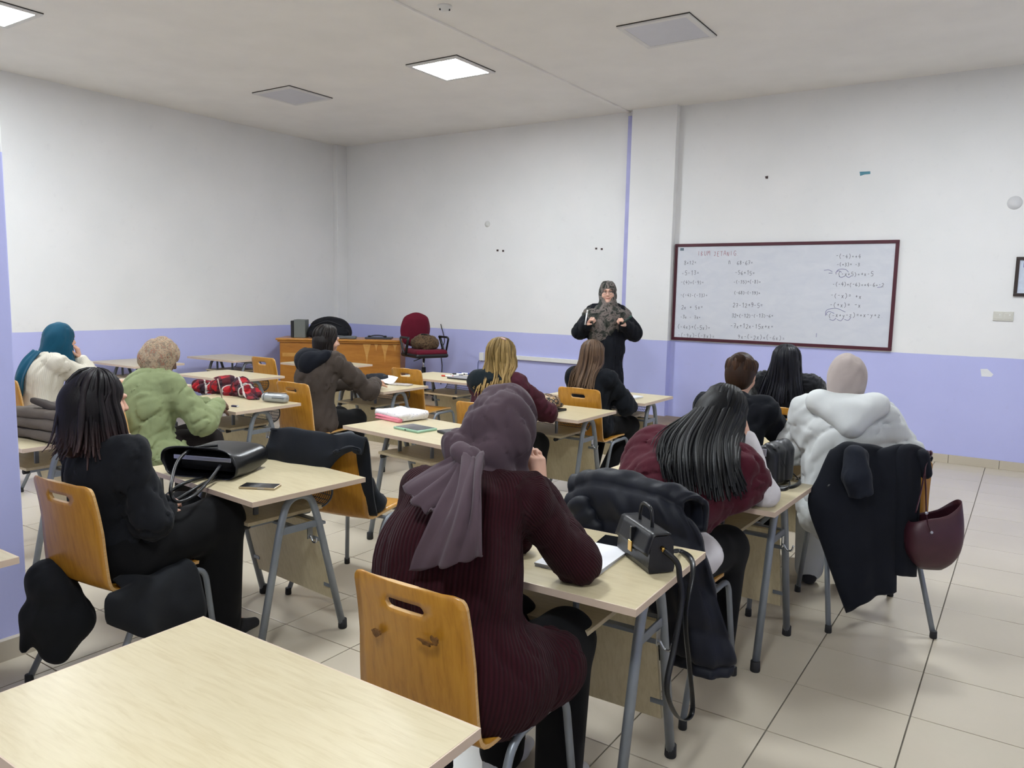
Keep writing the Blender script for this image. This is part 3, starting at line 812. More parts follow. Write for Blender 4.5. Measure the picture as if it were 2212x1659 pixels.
def shoe(parent, J, side, m, sole=None, L=.25, yaw=0, rx=0):
    a = J['an'+side]; c, s = math.cos(yaw), math.sin(yaw); S = SDF(.008)
    f = lambda x, y, z: a+np.array((x*c-y*s, x*s+y*c, z))
    S.cone(f(0, -.04, -.045), f(0, .10, -.052), .038, .036, .02).cone(f(0, .10, -.055), f(0, L-.09, -.06), .038, .026, .02).cone(f(0, -.03, -.03), f(0, .0, .005), .042, .040, .02)
    S.half(f(0, 0, -.082), (0, 0, -1), .01)
    V, F = S.mesh(); meshobj('shoe', arrmesh('shoe', V, F), m, parent)
def hair_mesh(name, base, guides, n=220, w=.011, th=.45, jit=.012, seg=14, layers=.012, center=None, seed=1, az=(-180, 180), tip=.25, wave=.0):
    """locks interpolated between guide strands, on top of a solid base volume"""
    r = np.random.default_rng(seed); A = sorted(guides); G = [np.array([list(p) for p in spline(guides[a], 6)]) for a in A]
    def res(P):
        d = np.r_[0, np.cumsum(np.linalg.norm(np.diff(P, axis=0), axis=1))]; t = np.linspace(0, d[-1], seg); return np.stack([np.interp(t, d, P[:, i]) for i in range(3)], 1)
    G = [res(P) for P in G]; Vs = []; Fs = []; Sh = []; o = 0
    if base is not None: Vs.append(base[0]); Fs.append(base[1]); Sh.append(np.full(len(base[0]), .25)); o = len(base[0])
    c = np.mean([g[0] for g in G], 0) if center is None else np.array(center, float)
    for k in range(n):
        a = az[0]+(az[1]-az[0])*((k+r.uniform(0, 1))/n)
        i = min(max(int(np.searchsorted(A, a))-1, 0), len(A)-2); q = min(max((a-A[i])/(A[i+1]-A[i]), 0), 1)
        P = G[i]*(1-q)+G[i+1]*q; t = np.linspace(0, 1, seg)[:, None]
        off = r.normal(size=3)*jit; P = P+off*t**1.3
        out = P-c; out[:, 2] *= .3; out /= np.maximum(np.linalg.norm(out, axis=1, keepdims=True), 1e-6); P = P-out*r.uniform(0, layers)
        if wave: P[:, 0] += wave*np.sin(t[:, 0]*9+r.uniform(0, 6))*t[:, 0]; P[:, 1] += wave*np.cos(t[:, 0]*8+r.uniform(0, 6))*t[:, 0]
        Lf = r.uniform(.86, 1.0); m = max(4, int(seg*Lf)); P = P[:m]
        T = np.gradient(P, axis=0); T /= np.maximum(np.linalg.norm(T, axis=1, keepdims=True), 1e-9)
        oo = out[:m]-T*np.sum(out[:m]*T, 1, keepdims=True); oo /= np.maximum(np.linalg.norm(oo, axis=1, keepdims=True), 1e-6); bn = np.cross(T, oo)
        wd = w*r.uniform(.6, 1.3)*np.interp(np.linspace(0, 1, m), [0, .15, .7, 1], [.5, 1, 1, tip])
        ring = []
        for cs, sn in ((1, 0), (.5, 1), (-.5, 1), (-1, 0), (0, -.6)): ring.append(P+bn*(wd*cs)[:, None]+oo*(wd*th*sn)[:, None])
        V = np.stack(ring, 1).reshape(-1, 3); F = []
        for j in range(m-1):
            for u in range(5): F.append((j*5+u, j*5+(u+1) % 5, (j+1)*5+(u+1) % 5, (j+1)*5+u))
        Vs.append(V); Fs.append(np.array(F)+o); Sh.append(np.full(len(V), r.uniform(0, 1))); o += len(V)
    me = arrmesh(name, np.concatenate(Vs), np.concatenate(Fs)); at_ = me.attributes.new('shade', 'FLOAT', 'POINT'); S_ = np.concatenate(Sh)
    if len(me.vertices) == len(S_): at_.data.foreach_set('value', S_)
    return me
def scalp(J, th, az, grow=.012, off=(0, 0, 0)):
    """point on the scalp: th degrees from the crown, az degrees (0 front, 90 right, 180 back)"""
    R = head_R(J); s = J['hs']; t, a = math.radians(th), math.radians(az); r = np.array((.074, .092, .094))*s+grow
    return J['head']+R@(np.array((0, -.012, .022))*s+np.array((r[0]*math.sin(t)*math.sin(a), r[1]*math.sin(t)*math.cos(a), r[2]*math.cos(t)))+np.array(off)*s)
def cap_sdf(J, grow=.010, res=.008, back=True):
    R = head_R(J); s = J['hs']; L = lambda *p: J['head']+R@(np.array(p)*s); S = SDF(res)
    S.ell(L(0, -.014, .022), np.array((.074, .090, .094))*s+grow, R, .02)
    if back: S.ell(L(0, -.045, -.03), np.array((.062, .055, .075))*s+grow*.6, R, .03)
    S.ell(L(0, .115, -.03), np.array((.062, .085, .075))*s, R, .02, '-')
    return S
def new_person(loc, rz, label, chair=None):
    t = empty('person', loc, math.radians(rz)); tag(t, label, 'person'); return t
def wear(t, name, VF, m): return meshobj(name, arrmesh(name, *VF), m, t)
def hijab(J, fn=None, res=.008, grow=.022, under=True, chest=True, opening=(.056, .10, .082), oz=-.032, neck_r=.075, extra=None):
    R = head_R(J); s = J['hs']; L = lambda *p: J['head']+R@(np.array(p)*s); S = SDF(res)
    S.ell(L(0, -.018, .022), np.array((.076, .095, .094))*s+grow, R, .03)
    S.ell(L(0, -.05, -.02), np.array((.070, .065, .080))*s+grow, R, .04)
    S.cone(L(0, -.01, -.07), J['neck']+np.array((0, .005, .0)), .068*s+grow*.6, neck_r+grow*.5, .05)
    if chest:
        R2 = torso_R(J); S.ell(J['neck']-R2[:, 2]*.035, (.15, .105, .055), R2, .06)
    if extra: extra(S, L, R)
    S.ell(L(0, .125, oz), np.array(opening)*s, R, .012, '-')
    V, F = S.mesh(fn); return smooth(V, F, 1, .4)[:], F

def push_out(g, S, gap=.014, start=3, dirv=(0, -1, .12)):
    """move hair guides out of a garment volume"""
    G, lo, h = S.field(); d = np.array(dirv, float); d /= np.linalg.norm(d); n = np.array(G.shape)
    def val(p):
        i = np.floor((p-lo)/h).astype(int)
        if (i < 0).any() or (i >= n-1).any(): return 1.
        return G[i[0], i[1], i[2]]
    out = {}
    for a, pts in g.items():
        q = [np.array(p, float) for p in pts[:start]]; off = 0.
        for p in pts[start:]:
            p = np.array(p, float)+d*off*.9; k = 0; off2 = off*.9
            while val(p) < gap and k < 60: p = p+d*.008; off2 += .008; k += 1
            off = off2; q.append(p)
        out[a] = q
    return out
# ------------------------------------------------------------------ people
def PL(t, px, py, ly):
    """photo direction met with the plane y=ly of a thing's own frame -> local point"""
    a = t.rotation_euler[2]; d = ray(px, py); n = Vector((-math.sin(a), math.cos(a), 0)); o = Vector(t.location); o.z = 0; c = Vector((0, 0, CH))
    k = ((o-c).dot(n)+ly)/d.dot(n); P = c+d*k-o
    return np.array((P.x*math.cos(a)+P.y*math.sin(a), ly, P.z))
def cloth(rows, nu=24, nv=24, amp=.006, freq=9, thick=.004, seed=0, along='v', edge=0.0):
    """sheet through rows of control points, with folds running down it"""
    r = np.random.default_rng(seed); R = [np.array([list(p) for p in spline([Vector(q) for q in row], 8)]) for row in rows]
    def rs(P, n):
        t = np.linspace(0, len(P)-1, n+1); return np.stack([np.interp(t, np.arange(len(P)), P[:, i]) for i in range(3)], 1)
    R = np.stack([rs(P, nu) for P in R]); Cc = []
    for i in range(nu+1): Cc.append(rs(np.array([list(p) for p in spline([Vector(q) for q in R[:, i]], 8)]), nv))
    P = np.stack(Cc, 1)                                       # nv+1, nu+1, 3
    du = np.gradient(P, axis=1); dv = np.gradient(P, axis=0); N = np.cross(du, dv); N /= np.maximum(np.linalg.norm(N, axis=2, keepdims=True), 1e-9)
    u = np.linspace(0, 1, nu+1)[None]; v = np.linspace(0, 1, nv+1)[:, None]; ph = r.uniform(0, 6, 4)
    if along == 'v': q = np.sin(u*freq*2+ph[0]+1.2*np.sin(v*3+ph[1]))+.6*np.sin(u*freq*3.7+ph[2]+v*2)
    else: q = np.sin(v*freq*2+ph[0]+1.2*np.sin(u*3+ph[1]))+.6*np.sin(v*freq*3.7+ph[2]+u*2)
    q = q*(.5+.5*np.sin(v*2.2+ph[3])**2+.3)
    P = P+N*(amp*q)[..., None]
    if edge: P[-1] += np.stack([np.zeros(nu+1), np.zeros(nu+1), edge*np.sin(np.linspace(0, 1, nu+1)*freq*3+ph[1])], 1)
    V = P.reshape(-1, 3); w_ = nu+1; F = [(j*w_+i, j*w_+i+1, (j+1)*w_+i+1, (j+1)*w_+i) for j in range(nv) for i in range(nu)]
    if thick:
        V2, F2, rim = solidify(V, F, thick); return np.array([list(x) for x in V2]), np.array(F2+rim)
    return V, np.array(F)
def rowpx(t, *pts): return [PL(t, *p) for p in pts]
M_BLACKT = cloth_mat('black_trousers', '#08080a', .2)
M_SHOEK = mat('black_suede', '#232326', .85, var=.15); M_SHOEG = mat('grey_sneaker', '#8d8d8a', .7, var=.1)
# ---- P1: plum headscarf, ribbed burgundy cardigan, nearest
def person1():
    t = new_person((-1.275, 1.69, 0), 0, 'person in plum headscarf and ribbed burgundy cardigan, seen from behind nearest the camera')
    J = joints(hip=(.0, -.03, .56), chest=(-.06, .03, .86), neck=(-.065, .17, 1.055), head=(-.045, .25, 1.185), shl=(-.235, .06, .975), shr=(.12, .15, 1.005),
               ell=(-.27, .28, .80), elr=(.175, .33, .79), wrl=(-.10, .46, .765), wrr=(.035, .335, 1.0), knl=(-.08, .36, .52), knr=(.13, .36, .52), anl=(-.08, .32, .09), anr=(.15, .30, .09), pitch=-18, yaw=6, roll=4, hs=1.0)
    meshobj('body', body_mesh(J, [dict(side='r', dir=(-.25, .12, .95), palm=(-.5, .1, .1), curl=.55, thumb=1)]), M_SKIN, t)
    S = top_sdf(J, .026, .011, 1.22, .10, (.075, .066, .046), shoulder=.085)
    S.ell((.03, -.02, .53), (.21, .20, .15), None, .08).ell((-.06, -.03, .80), (.215, .15, .20), rot3(-.25), .08).ell((-.06, .07, 1.0), (.19, .11, .08), rot3(-.5), .06)
    S.cone((.12, .02, .52), (.16, .20, .50), .14, .115, .06)
    on_chair(S); V = warped(S, folds(.008, 60, (0, .3, 1), 3)); ribu(wear(t, 'cardigan', V, rib_mat('burgundy_rib', '#310c15', .0085, .6)).data, J)
    wear(t, 'trousers', warped(bottom_sdf(J, .02)), M_BLACKT)
    for s in 'lr': shoe(t, J, s, mat('white_sneaker', '#cfcfcf', .6))
    m = cloth_mat('plum_scarf', '#4e3f46', .12, .85, 500, .12, .1)
    def ex(S, L, R):
        S.ell(L(-.09, -.105, -.075), np.array((.045, .05, .045)), R, .04).ell(L(-.05, -.09, -.11), (.07, .05, .045), R, .04)
        S.cone(L(-.06, -.11, -.12), L(.09, -.02, -.15), .036, .030, .03).cone(L(-.03, -.05, -.14), L(.05, .05, -.15), .06, .05, .04)
    wear(t, 'headscarf', hijab(J, folds(.010, 62, (.1, -.35, 1), 11, .8), .007, .024, chest=False, extra=ex), m)
    k1 = cloth([rowpx(t, (985, 985, -.0), (1015, 985, -.03), (1040, 1000, -.02)), rowpx(t, (945, 1010, -.02), (990, 1025, -.07), (1025, 1040, -.05)),
                rowpx(t, (893, 1040, -.07), (930, 1075, -.13), (985, 1095, -.12)), rowpx(t, (872, 1052, -.09), (905, 1098, -.15), (948, 1112, -.15))], 26, 22, .008, 7, .005, 4, edge=.006)
    wear(t, 'scarf_tail', k1, m)
    k2 = cloth([rowpx(t, (1000, 985, -.02), (1020, 985, -.05), (1045, 990, -.03)), rowpx(t, (985, 1030, -.09), (1015, 1030, -.12), (1040, 1030, -.11)),
                rowpx(t, (945, 1110, -.17), (1000, 1110, -.185), (1042, 1105, -.165)), rowpx(t, (905, 1190, -.19), (975, 1190, -.20), (1045, 1180, -.18)),
                rowpx(t, (890, 1232, -.19), (965, 1222, -.20), (1046, 1202, -.18))], 30, 28, .009, 6.5, .005, 9, edge=.004)
    wear(t, 'scarf_tail', k2, m)
    kn = SDF(.007); c = PL(t, 1012, 985, -.03); kn.ell(c, (.05, .035, .03), rot3(0, .3, 0)).cone(c+V3(-.03, 0, .01), c+V3(.03, -.01, -.02), .028, .024, .02)
    wear(t, 'scarf_knot', warped(kn, folds(.004, 90, (1, 0, -.5), 2)), m)
    return t, J
P1, J1 = person1()
# ---- P2: dark hair, black jacket
def person2():
    t = new_person((-3.02, 1.685, 0), 4, 'person with shoulder length dark hair and black jacket, seated beside the pillar')
    J = joints(hip=(0, -.02, .56), chest=(0, -.06, .82), neck=(0, -.105, 1.015), head=(.0, -.085, 1.15), shl=(-.18, -.075, .945), shr=(.18, -.065, .945),
               ell=(-.23, .0, .70), elr=(.235, -.03, .69), wrl=(-.06, .16, .68), wrr=(.11, .11, .69), knl=(-.10, .34, .56), knr=(.13, .36, .575), anl=(-.08, .33, .09), anr=(.12, .36, .10), pitch=-8, yaw=-12)
    meshobj('body', body_mesh(J, [dict(side='r', dir=(-.45, .8, .1), palm=(-.6, .2, -.6), curl=.95, thumb=-1)]), M_SKIN, t)
    S = top_sdf(J, .028, .012, 1.08, .08, (.075, .07, .055))
    on_chair(S); wear(t, 'jacket', warped(S, folds(.011, 66, (.2, .4, 1), 5)), cloth_mat('black_denim', '#121419', .2, .85, 420, .2))
    wear(t, 'trousers', warped(bottom_sdf(J, .022, leg=(.10, .085, .07))), M_BLACKT)
    for s in 'lr': shoe(t, J, s, M_SHOEK, L=.27, yaw=-.1)
    base = cap_sdf(J, .016); R = head_R(J); L = lambda *p: J['head']+R@np.array(p)
    base.cone(L(0, -.06, -.02), L(0, -.065, -.16), .085, .07, .05).cone(L(-.05, -.03, -.05), L(-.065, -.04, -.16), .05, .04, .04).cone(L(.06, -.03, -.05), L(.08, -.02, -.16), .042, .035, .04)
    g = {}
    for a in range(-180, 181, 30):
        b = abs(a); top = scalp(J, 8, a, .016); 
        pts = [top, scalp(J, 35, a, .022), scalp(J, 65, a, .026), scalp(J, 95, a, .026)]
        if b < 50: pts = [top, scalp(J, 35, 60*np.sign(a+.1), .02), scalp(J, 70, 75*np.sign(a+.1), .024), scalp(J, 95, 88*np.sign(a+.1), .024)]
        e = pts[-1]; o = e-L(0, -.03, 0); o[2] = 0; o /= np.linalg.norm(o)
        pts += [e+V3(0, 0, -.07)+o*.016, e+V3(0, 0, -.14)+o*.026, e+V3(0, 0, -.20)+o*.045, e+V3(0, 0, -.235)+o*.085]
        g[a] = pts
    me = hair_mesh('hair', base.mesh(), g, 620, .0105, .4, .016, 16, .05, L(0, -.02, -.05), 3)
    meshobj('hair', me, hair_mat('dark_brown_hair', '#0c0a0c', '#211b1e', '#4a302c', .88, 1.08, .32), t)
    return t, J
P2, J2 = person2()
# ---- P3: patterned headscarf, green shirt
def person3():
    t = new_person((-4.82, 2.86, 0), -2, 'person in patterned headscarf and light green shirt writing at a desk')
    J = joints(hip=(.0, -.02, .53), chest=(0, .0, .83), neck=(0, .075, 1.02), head=(0, .135, 1.125), shl=(-.175, .09, .955), shr=(.175, .10, .95),
               ell=(-.24, .30, .76), elr=(.255, .26, .70), wrl=(-.05, .48, .77), wrr=(.14, .45, .79), knl=(-.10, .38, .52), knr=(.11, .37, .53), anl=(-.1, .36, .09), anr=(.1, .36, .09), pitch=-28, yaw=-8)
    meshobj('body', body_mesh(J, [dict(side='r', dir=(-.35, .85, -.1), palm=(-.7, 0, -.6), curl=.8, thumb=-1), dict(side='l', dir=(.3, .9, 0), palm=(0, 0, -1), curl=.3)]), skin_mat('brown_undersleeve', '#6b4f40'), t)
    S = top_sdf(J, .032, .012, 1.12, .12, (.085, .088, .06), shoulder=.08)
    S.cone((0, .0, .56), (0, .05, .92), .17, .15, .06).ell((0, .0, .52), (.225, .20, .12), None, .07).ell((.05, .08, .53), (.20, .16, .085), None, .05)
    on_chair(S); wear(t, 'shirt', warped(S, folds(.013, 75, (.5, .6, .5), 8)), cloth_mat('green_linen', '#88926a', .12, .85, 260, .3))
    C_ = SDF(.008); n_ = J['neck']; C_.cone(n_+V3(-.06, -.03, -.005), n_+V3(.06, -.03, -.005), .03, .03, .02).cone(n_+V3(-.065, -.02, -.005), n_+V3(-.05, .07, -.02), .028, .022, .02).cone(n_+V3(.065, -.02, -.005), n_+V3(.05, .07, -.02), .028, .022, .02); wear(t, 'collar', C_.mesh(), cloth_mat('green_linen_collar', '#8f9a72', .1))
    cf = SDF(.008); a = J['elr']*.25+J['wrr']*.75; cf.cone(a, J['wrr'], .058, .050, .01); wear(t, 'cuff', cf.mesh(), MATS.get('x') or cloth_mat('green_linen_cuff', '#8f9a72', .1))
    wear(t, 'trousers', warped(bottom_sdf(J, .012, leg=(.10, .095, .09)), folds(.005, 20, (0, 0, 1), 2)), cloth_mat('dark_brown_skirt', '#1a1413', .2))
    m = pattern_mat('patterned_scarf', ['#6b3a2e', '#8d6a55', '#b09a80', '#7b7263', '#a86f58', '#54504a'], 38)
    def ex(S, L, R): S.ell(L(0, -.10, -.055), (.06, .045, .05), R, .04).cone(L(.0, .08, -.10), L(.02, .10, -.17), .05, .04, .04)
    wear(t, 'headscarf', hijab(J, folds(.006, 70, (.2, .5, 1), 4), .008, .024, chest=False, extra=ex), m)
    return t, J
P3, J3 = person3()
# ---- P4: teal headscarf, cream sweater, chin on hand
def person4():
    t = new_person((-6.6, 3.05, 0), -4, 'person in teal headscarf and cream sweater resting the chin on a hand')
    J = joints(hip=(0, -.05, .54), chest=(0, .0, .84), neck=(0, .07, 1.03), head=(0, .165, 1.155), shl=(-.17, .06, .97), shr=(.17, .06, .965), ell=(-.20, .40, .78), elr=(.11, .42, .77),
               wrl=(-.1, .6, .76), wrr=(.015, .295, .985), pitch=-6, yaw=2)
    meshobj('body', body_mesh(J, [dict(side='r', dir=(-.1, -.15, 1), palm=(-.6, -.8, 0), curl=.7, thumb=1), dict(side='l', dir=(.4, .9, 0), palm=(0, 0, -1), curl=.3)]), M_SKIN, t)
    S = top_sdf(J, .03, .012, 1.1, .1, (.075, .072, .055), shoulder=.085)
    on_chair(S); V = warped(S, folds(.011, 55, (.2, .5, 1), 6)); ribu(wear(t, 'sweater', V, rib_mat('cream_knit', '#ddd6c6', .012, .25, .85)).data, J)
    wear(t, 'trousers', warped(bottom_sdf(J)), M_BLACKT)
    m = cloth_mat('teal_scarf', '#0d4a62', .14, .8, 400, .12, .12)
    def ex(S, L, R): S.ell(L(0, -.075, -.045), (.07, .055, .06), R, .04).cone(L(0, .01, -.10), L(0, .03, -.20), .08, .085, .05)
    wear(t, 'headscarf', hijab(J, folds(.005, 65, (.1, .6, 1), 14), .008, .024, chest=False, extra=ex, opening=(.058, .10, .088), oz=-.03), m)
    tail = cloth([[(-.06, -.02, 1.06), (0, -.035, 1.07), (.07, -.01, 1.06)], [(-.07, -.09, .98), (0, -.115, .985), (.07, -.075, .98)], [(-.075, -.155, .86), (0, -.175, .86), (.08, -.145, .86)], [(-.08, -.18, .73), (0, -.2, .72), (.085, -.17, .72)]], 22, 22, .006, 5, .005, 3)
    wear(t, 'scarf_tail', tail, m)
    R = head_R(J); L = lambda *p: tuple(J['head']+R@(np.array(p)*J['hs']))
    for x in (-1, 1):
        MB().tube(spline([L(x*.016, .093, .024), L(x*.031, .090, .030), L(x*.047, .080, .025)], 4), .0028, 6).build('eyebrow', mat('brow', '#2a1d18', .7), t)
        MB().tube(spline([L(x*.018, .089, .006), L(x*.031, .091, .003), L(x*.045, .083, .006)], 4), .0026, 6).build('eyelash', mat('lash', '#1a1210', .7), t)
    MB().tube(spline([L(-.02, .090, -.060), L(0, .0985, -.057), L(.02, .090, -.060)], 5), [.002]+[.0042]*9+[.002], 6).build('lips', mat('lips', '#b06a62', .5), t)
    return t, J
P4, J4 = person4()
# ---- P5: grey-brown jacket with navy hood
def long_guides(J, zend, back=(0, -.11), spread=1.0, part=0, step=30, flare=.02, front_to_side=True, side_y=0.0):
    """hair falling from the crown down the sides and the back, ends at height zend"""
    g = {}; h = J['head']
    for a in range(-180, 181, step):
        sg = 1 if a >= 0 else -1; b = abs(a)
        az = sg*max(b, 62) if front_to_side else a
        pts = [scalp(J, 6, a, .016), scalp(J, 38, sg*max(b, 35), .022), scalp(J, 68, az, .025), scalp(J, 95, sg*max(b, 78), .024)]
        e = pts[-1]; tx = h[0]+back[0]+(e[0]-h[0])*spread; ty = e[1]+(back[1]+h[1]-e[1])*min(1, max(0, (b-60)/120))
        n = 4
        for k in range(1, n+1):
            q = k/n; z = e[2]+(zend-e[2])*q; o = flare*q*q
            pts.append(np.array((e[0]+(tx-e[0])*q+sg*o*math.sin(math.radians(min(b, 178))), e[1]+(ty-e[1])*min(1, q*1.6)-o*.4, z)))
        g[a] = pts
    return g
def hair_base(J, zend, w=.085, d=.05, yb=-.07, grow=.014, sx=None):
    S = cap_sdf(J, grow); h = J['head']; z0 = h[2]-.02
    for x in (-.5, 0, .5):
        S.cone((h[0]+x*w, h[1]+yb*.45, z0), (h[0]+x*w*1.1, h[1]+yb, zend+.05), d, d*.8, .04)
    return S
def person5():
    t = new_person((-4.85, 4.36, 0), 0, 'person in grey brown jacket with navy hood, writing in the middle row')
    J = joints(hip=(0, -.03, .55), chest=(0, .0, .86), neck=(0, .06, 1.06), head=(0.0, .125, 1.185), shl=(-.18, .06, 1.0), shr=(.18, .07, 1.0), ell=(-.24, .30, .77), elr=(.25, .36, .755),
               wrl=(-.05, .60, .78), wrr=(.07, .63, .785), pitch=-10, yaw=-22)
    meshobj('body', body_mesh(J, [dict(side='r', dir=(-.3, .9, .1), palm=(-.3, 0, -1), curl=.6, thumb=-1), dict(side='l', dir=(.3, .9, 0), palm=(0, 0, -1), curl=.4)]), M_SKIN, t)
    S = top_sdf(J, .038, .012, 1.12, .14, (.085, .078, .058), shoulder=.09); S.ell((0, -.02, .52), (.20, .17, .12), None, .06)
    on_chair(S); wear(t, 'jacket', warped(S, folds(.013, 55, (.3, .5, 1), 21)), cloth_mat('grey_brown_twill', '#453c36', .14, .85, 300, .2))
    wear(t, 'trousers', warped(bottom_sdf(J)), M_BLACKT)
    H = SDF(.01); H.ell((0, -.055, 1.045), (.155, .095, .075), rot3(.35), .05).ell((0, -.095, .985), (.10, .06, .085), rot3(-.15), .06).cone((-.13, .0, 1.07), (-.10, .12, 1.05), .045, .035, .04).cone((.13, .0, 1.07), (.10, .12, 1.05), .045, .035, .04)
    wear(t, 'hood', warped(H, folds(.006, 55, (.6, .3, 1), 3)), cloth_mat('navy_hood', '#10131c', .2))
    b = cap_sdf(J, .014); b.cone(J['head']+V3(0, -.05, -.03), J['head']+V3(0, -.07, -.10), .075, .06, .04)
    me = hair_mesh('hair', b.mesh(), long_guides(J, J['head'][2]-.13, (0, -.08), .9), 220, .009, .4, .006, 13, .01, J['head'], 5)
    meshobj('hair', me, hair_mat('brunette_hair', '#14100f', '#2b2420'), t)
    return t, J
P5, J5 = person5()
# ---- P6: blonde hair with clip, dark hood, burgundy jacket
def person6():
    t = new_person((-3.05, 4.41, 0), 0, 'person with wavy blonde hair, dark hood and burgundy jacket')
    J = joints(hip=(0, -.02, .55), chest=(-.02, -.01, .84), neck=(-.02, -.0, 1.035), head=(-.01, .03, 1.165), shl=(-.20, .0, .945), shr=(.18, .0, .95), ell=(-.26, .22, .77), elr=(.25, .22, .77), wrl=(-.1, .42, .77), wrr=(.1, .42, .77), pitch=-10, yaw=4)
    meshobj('body', body_mesh(J), M_SKIN, t)
    S = top_sdf(J, .034, .012, 1.1, .10, (.082, .075, .055), shoulder=.085); on_chair(S)
    S.cone((.20, -.10, .62), (.30, -.16, .36), .06, .05, .08)
    wear(t, 'jacket', warped(S, folds(.012, 58, (.2, .4, 1), 31)), cloth_mat('burgundy_jacket', '#3f1420', .15, .85, 300, .2))
    wear(t, 'trousers', warped(bottom_sdf(J)), M_BLACKT)
    H = SDF(.01); H.ell((-.05, -.075, 1.0), (.15, .075, .075), rot3(.2), .05).ell((-.10, -.085, .965), (.10, .055, .085), rot3(-.15), .06)
    wear(t, 'hood', warped(H, folds(.006, 55, (.6, .3, 1), 13)), cloth_mat('dark_teal_hood', '#10191e', .2))
    g = push_out(long_guides(J, .87, (.05, -.12), 1.1, flare=.03), S)
    me = hair_mesh('hair', hair_base(J, .95, .10, .040, -.095).mesh(), g, 300, .012, .45, .016, 16, .018, J['head'], 6, wave=.014)
    meshobj('hair', me, hair_mat('blonde_hair', '#54421f', '#8f7648', '#b0905a', .92, 1.14, .36), t)
    R = head_R(J); c = J['head']+R@V3(.03, -.06, .105)
    MB().tube(spline([tuple(c+V3(-.03, 0, .004)), tuple(c+V3(0, -.004, .010)), tuple(c+V3(.03, .0, .0))], 4), .005, 6).build('hair_clip', mat('pink_clip', '#c9a0a4', .3), t)
    return t, J
P6, J6 = person6()
# ---- P7: long brown hair, black sweater
def person7():
    t = new_person((-2.945, 5.61, 0), 0, 'person with long straight brown hair and black sweater in front of the teacher')
    J = joints(hip=(0, -.02, .55), chest=(0, -.03, .80), neck=(0, -.03, .985), head=(-.015, .0, 1.11), shl=(-.18, -.03, .915), shr=(.18, -.03, .915), ell=(-.24, .14, .70), elr=(.25, .12, .70), wrl=(-.1, .36, .765), wrr=(.1, .36, .765),
               knl=(-.1, .36, .50), knr=(.17, .36, .50), anl=(-.05, .10, .12), anr=(.10, .08, .13), pitch=-6)
    meshobj('body', body_mesh(J, [dict(side='r', dir=(-.3, .9, -.05), palm=(0, 0, -1), curl=.4, thumb=-1)]), M_SKIN, t)
    S = top_sdf(J, .03, .012, 1.08, .08, (.08, .075, .055), shoulder=.082); on_chair(S)
    wear(t, 'sweater', warped(S, folds(.011, 58, (.2, .4, 1), 41)), cloth_mat('black_sweater', '#0e1219', .2, .9))
    wear(t, 'trousers', warped(bottom_sdf(J, .008)), M_BLACKT)
    for s in 'lr': shoe(t, J, s, M_SHOEG, yaw=.1)
    me = hair_mesh('hair', hair_base(J, .88, .09, .040, -.095).mesh(), push_out(long_guides(J, .79, (-.03, -.12), 1.15, flare=.015), S), 300, .010, .4, .010, 15, .014, J['head'], 7)
    meshobj('hair', me, hair_mat('brown_hair', '#3a2a20', '#6b5442', '#7d6650', .82, 1.0, .34), t)
    return t, J
P7, J7 = person7()
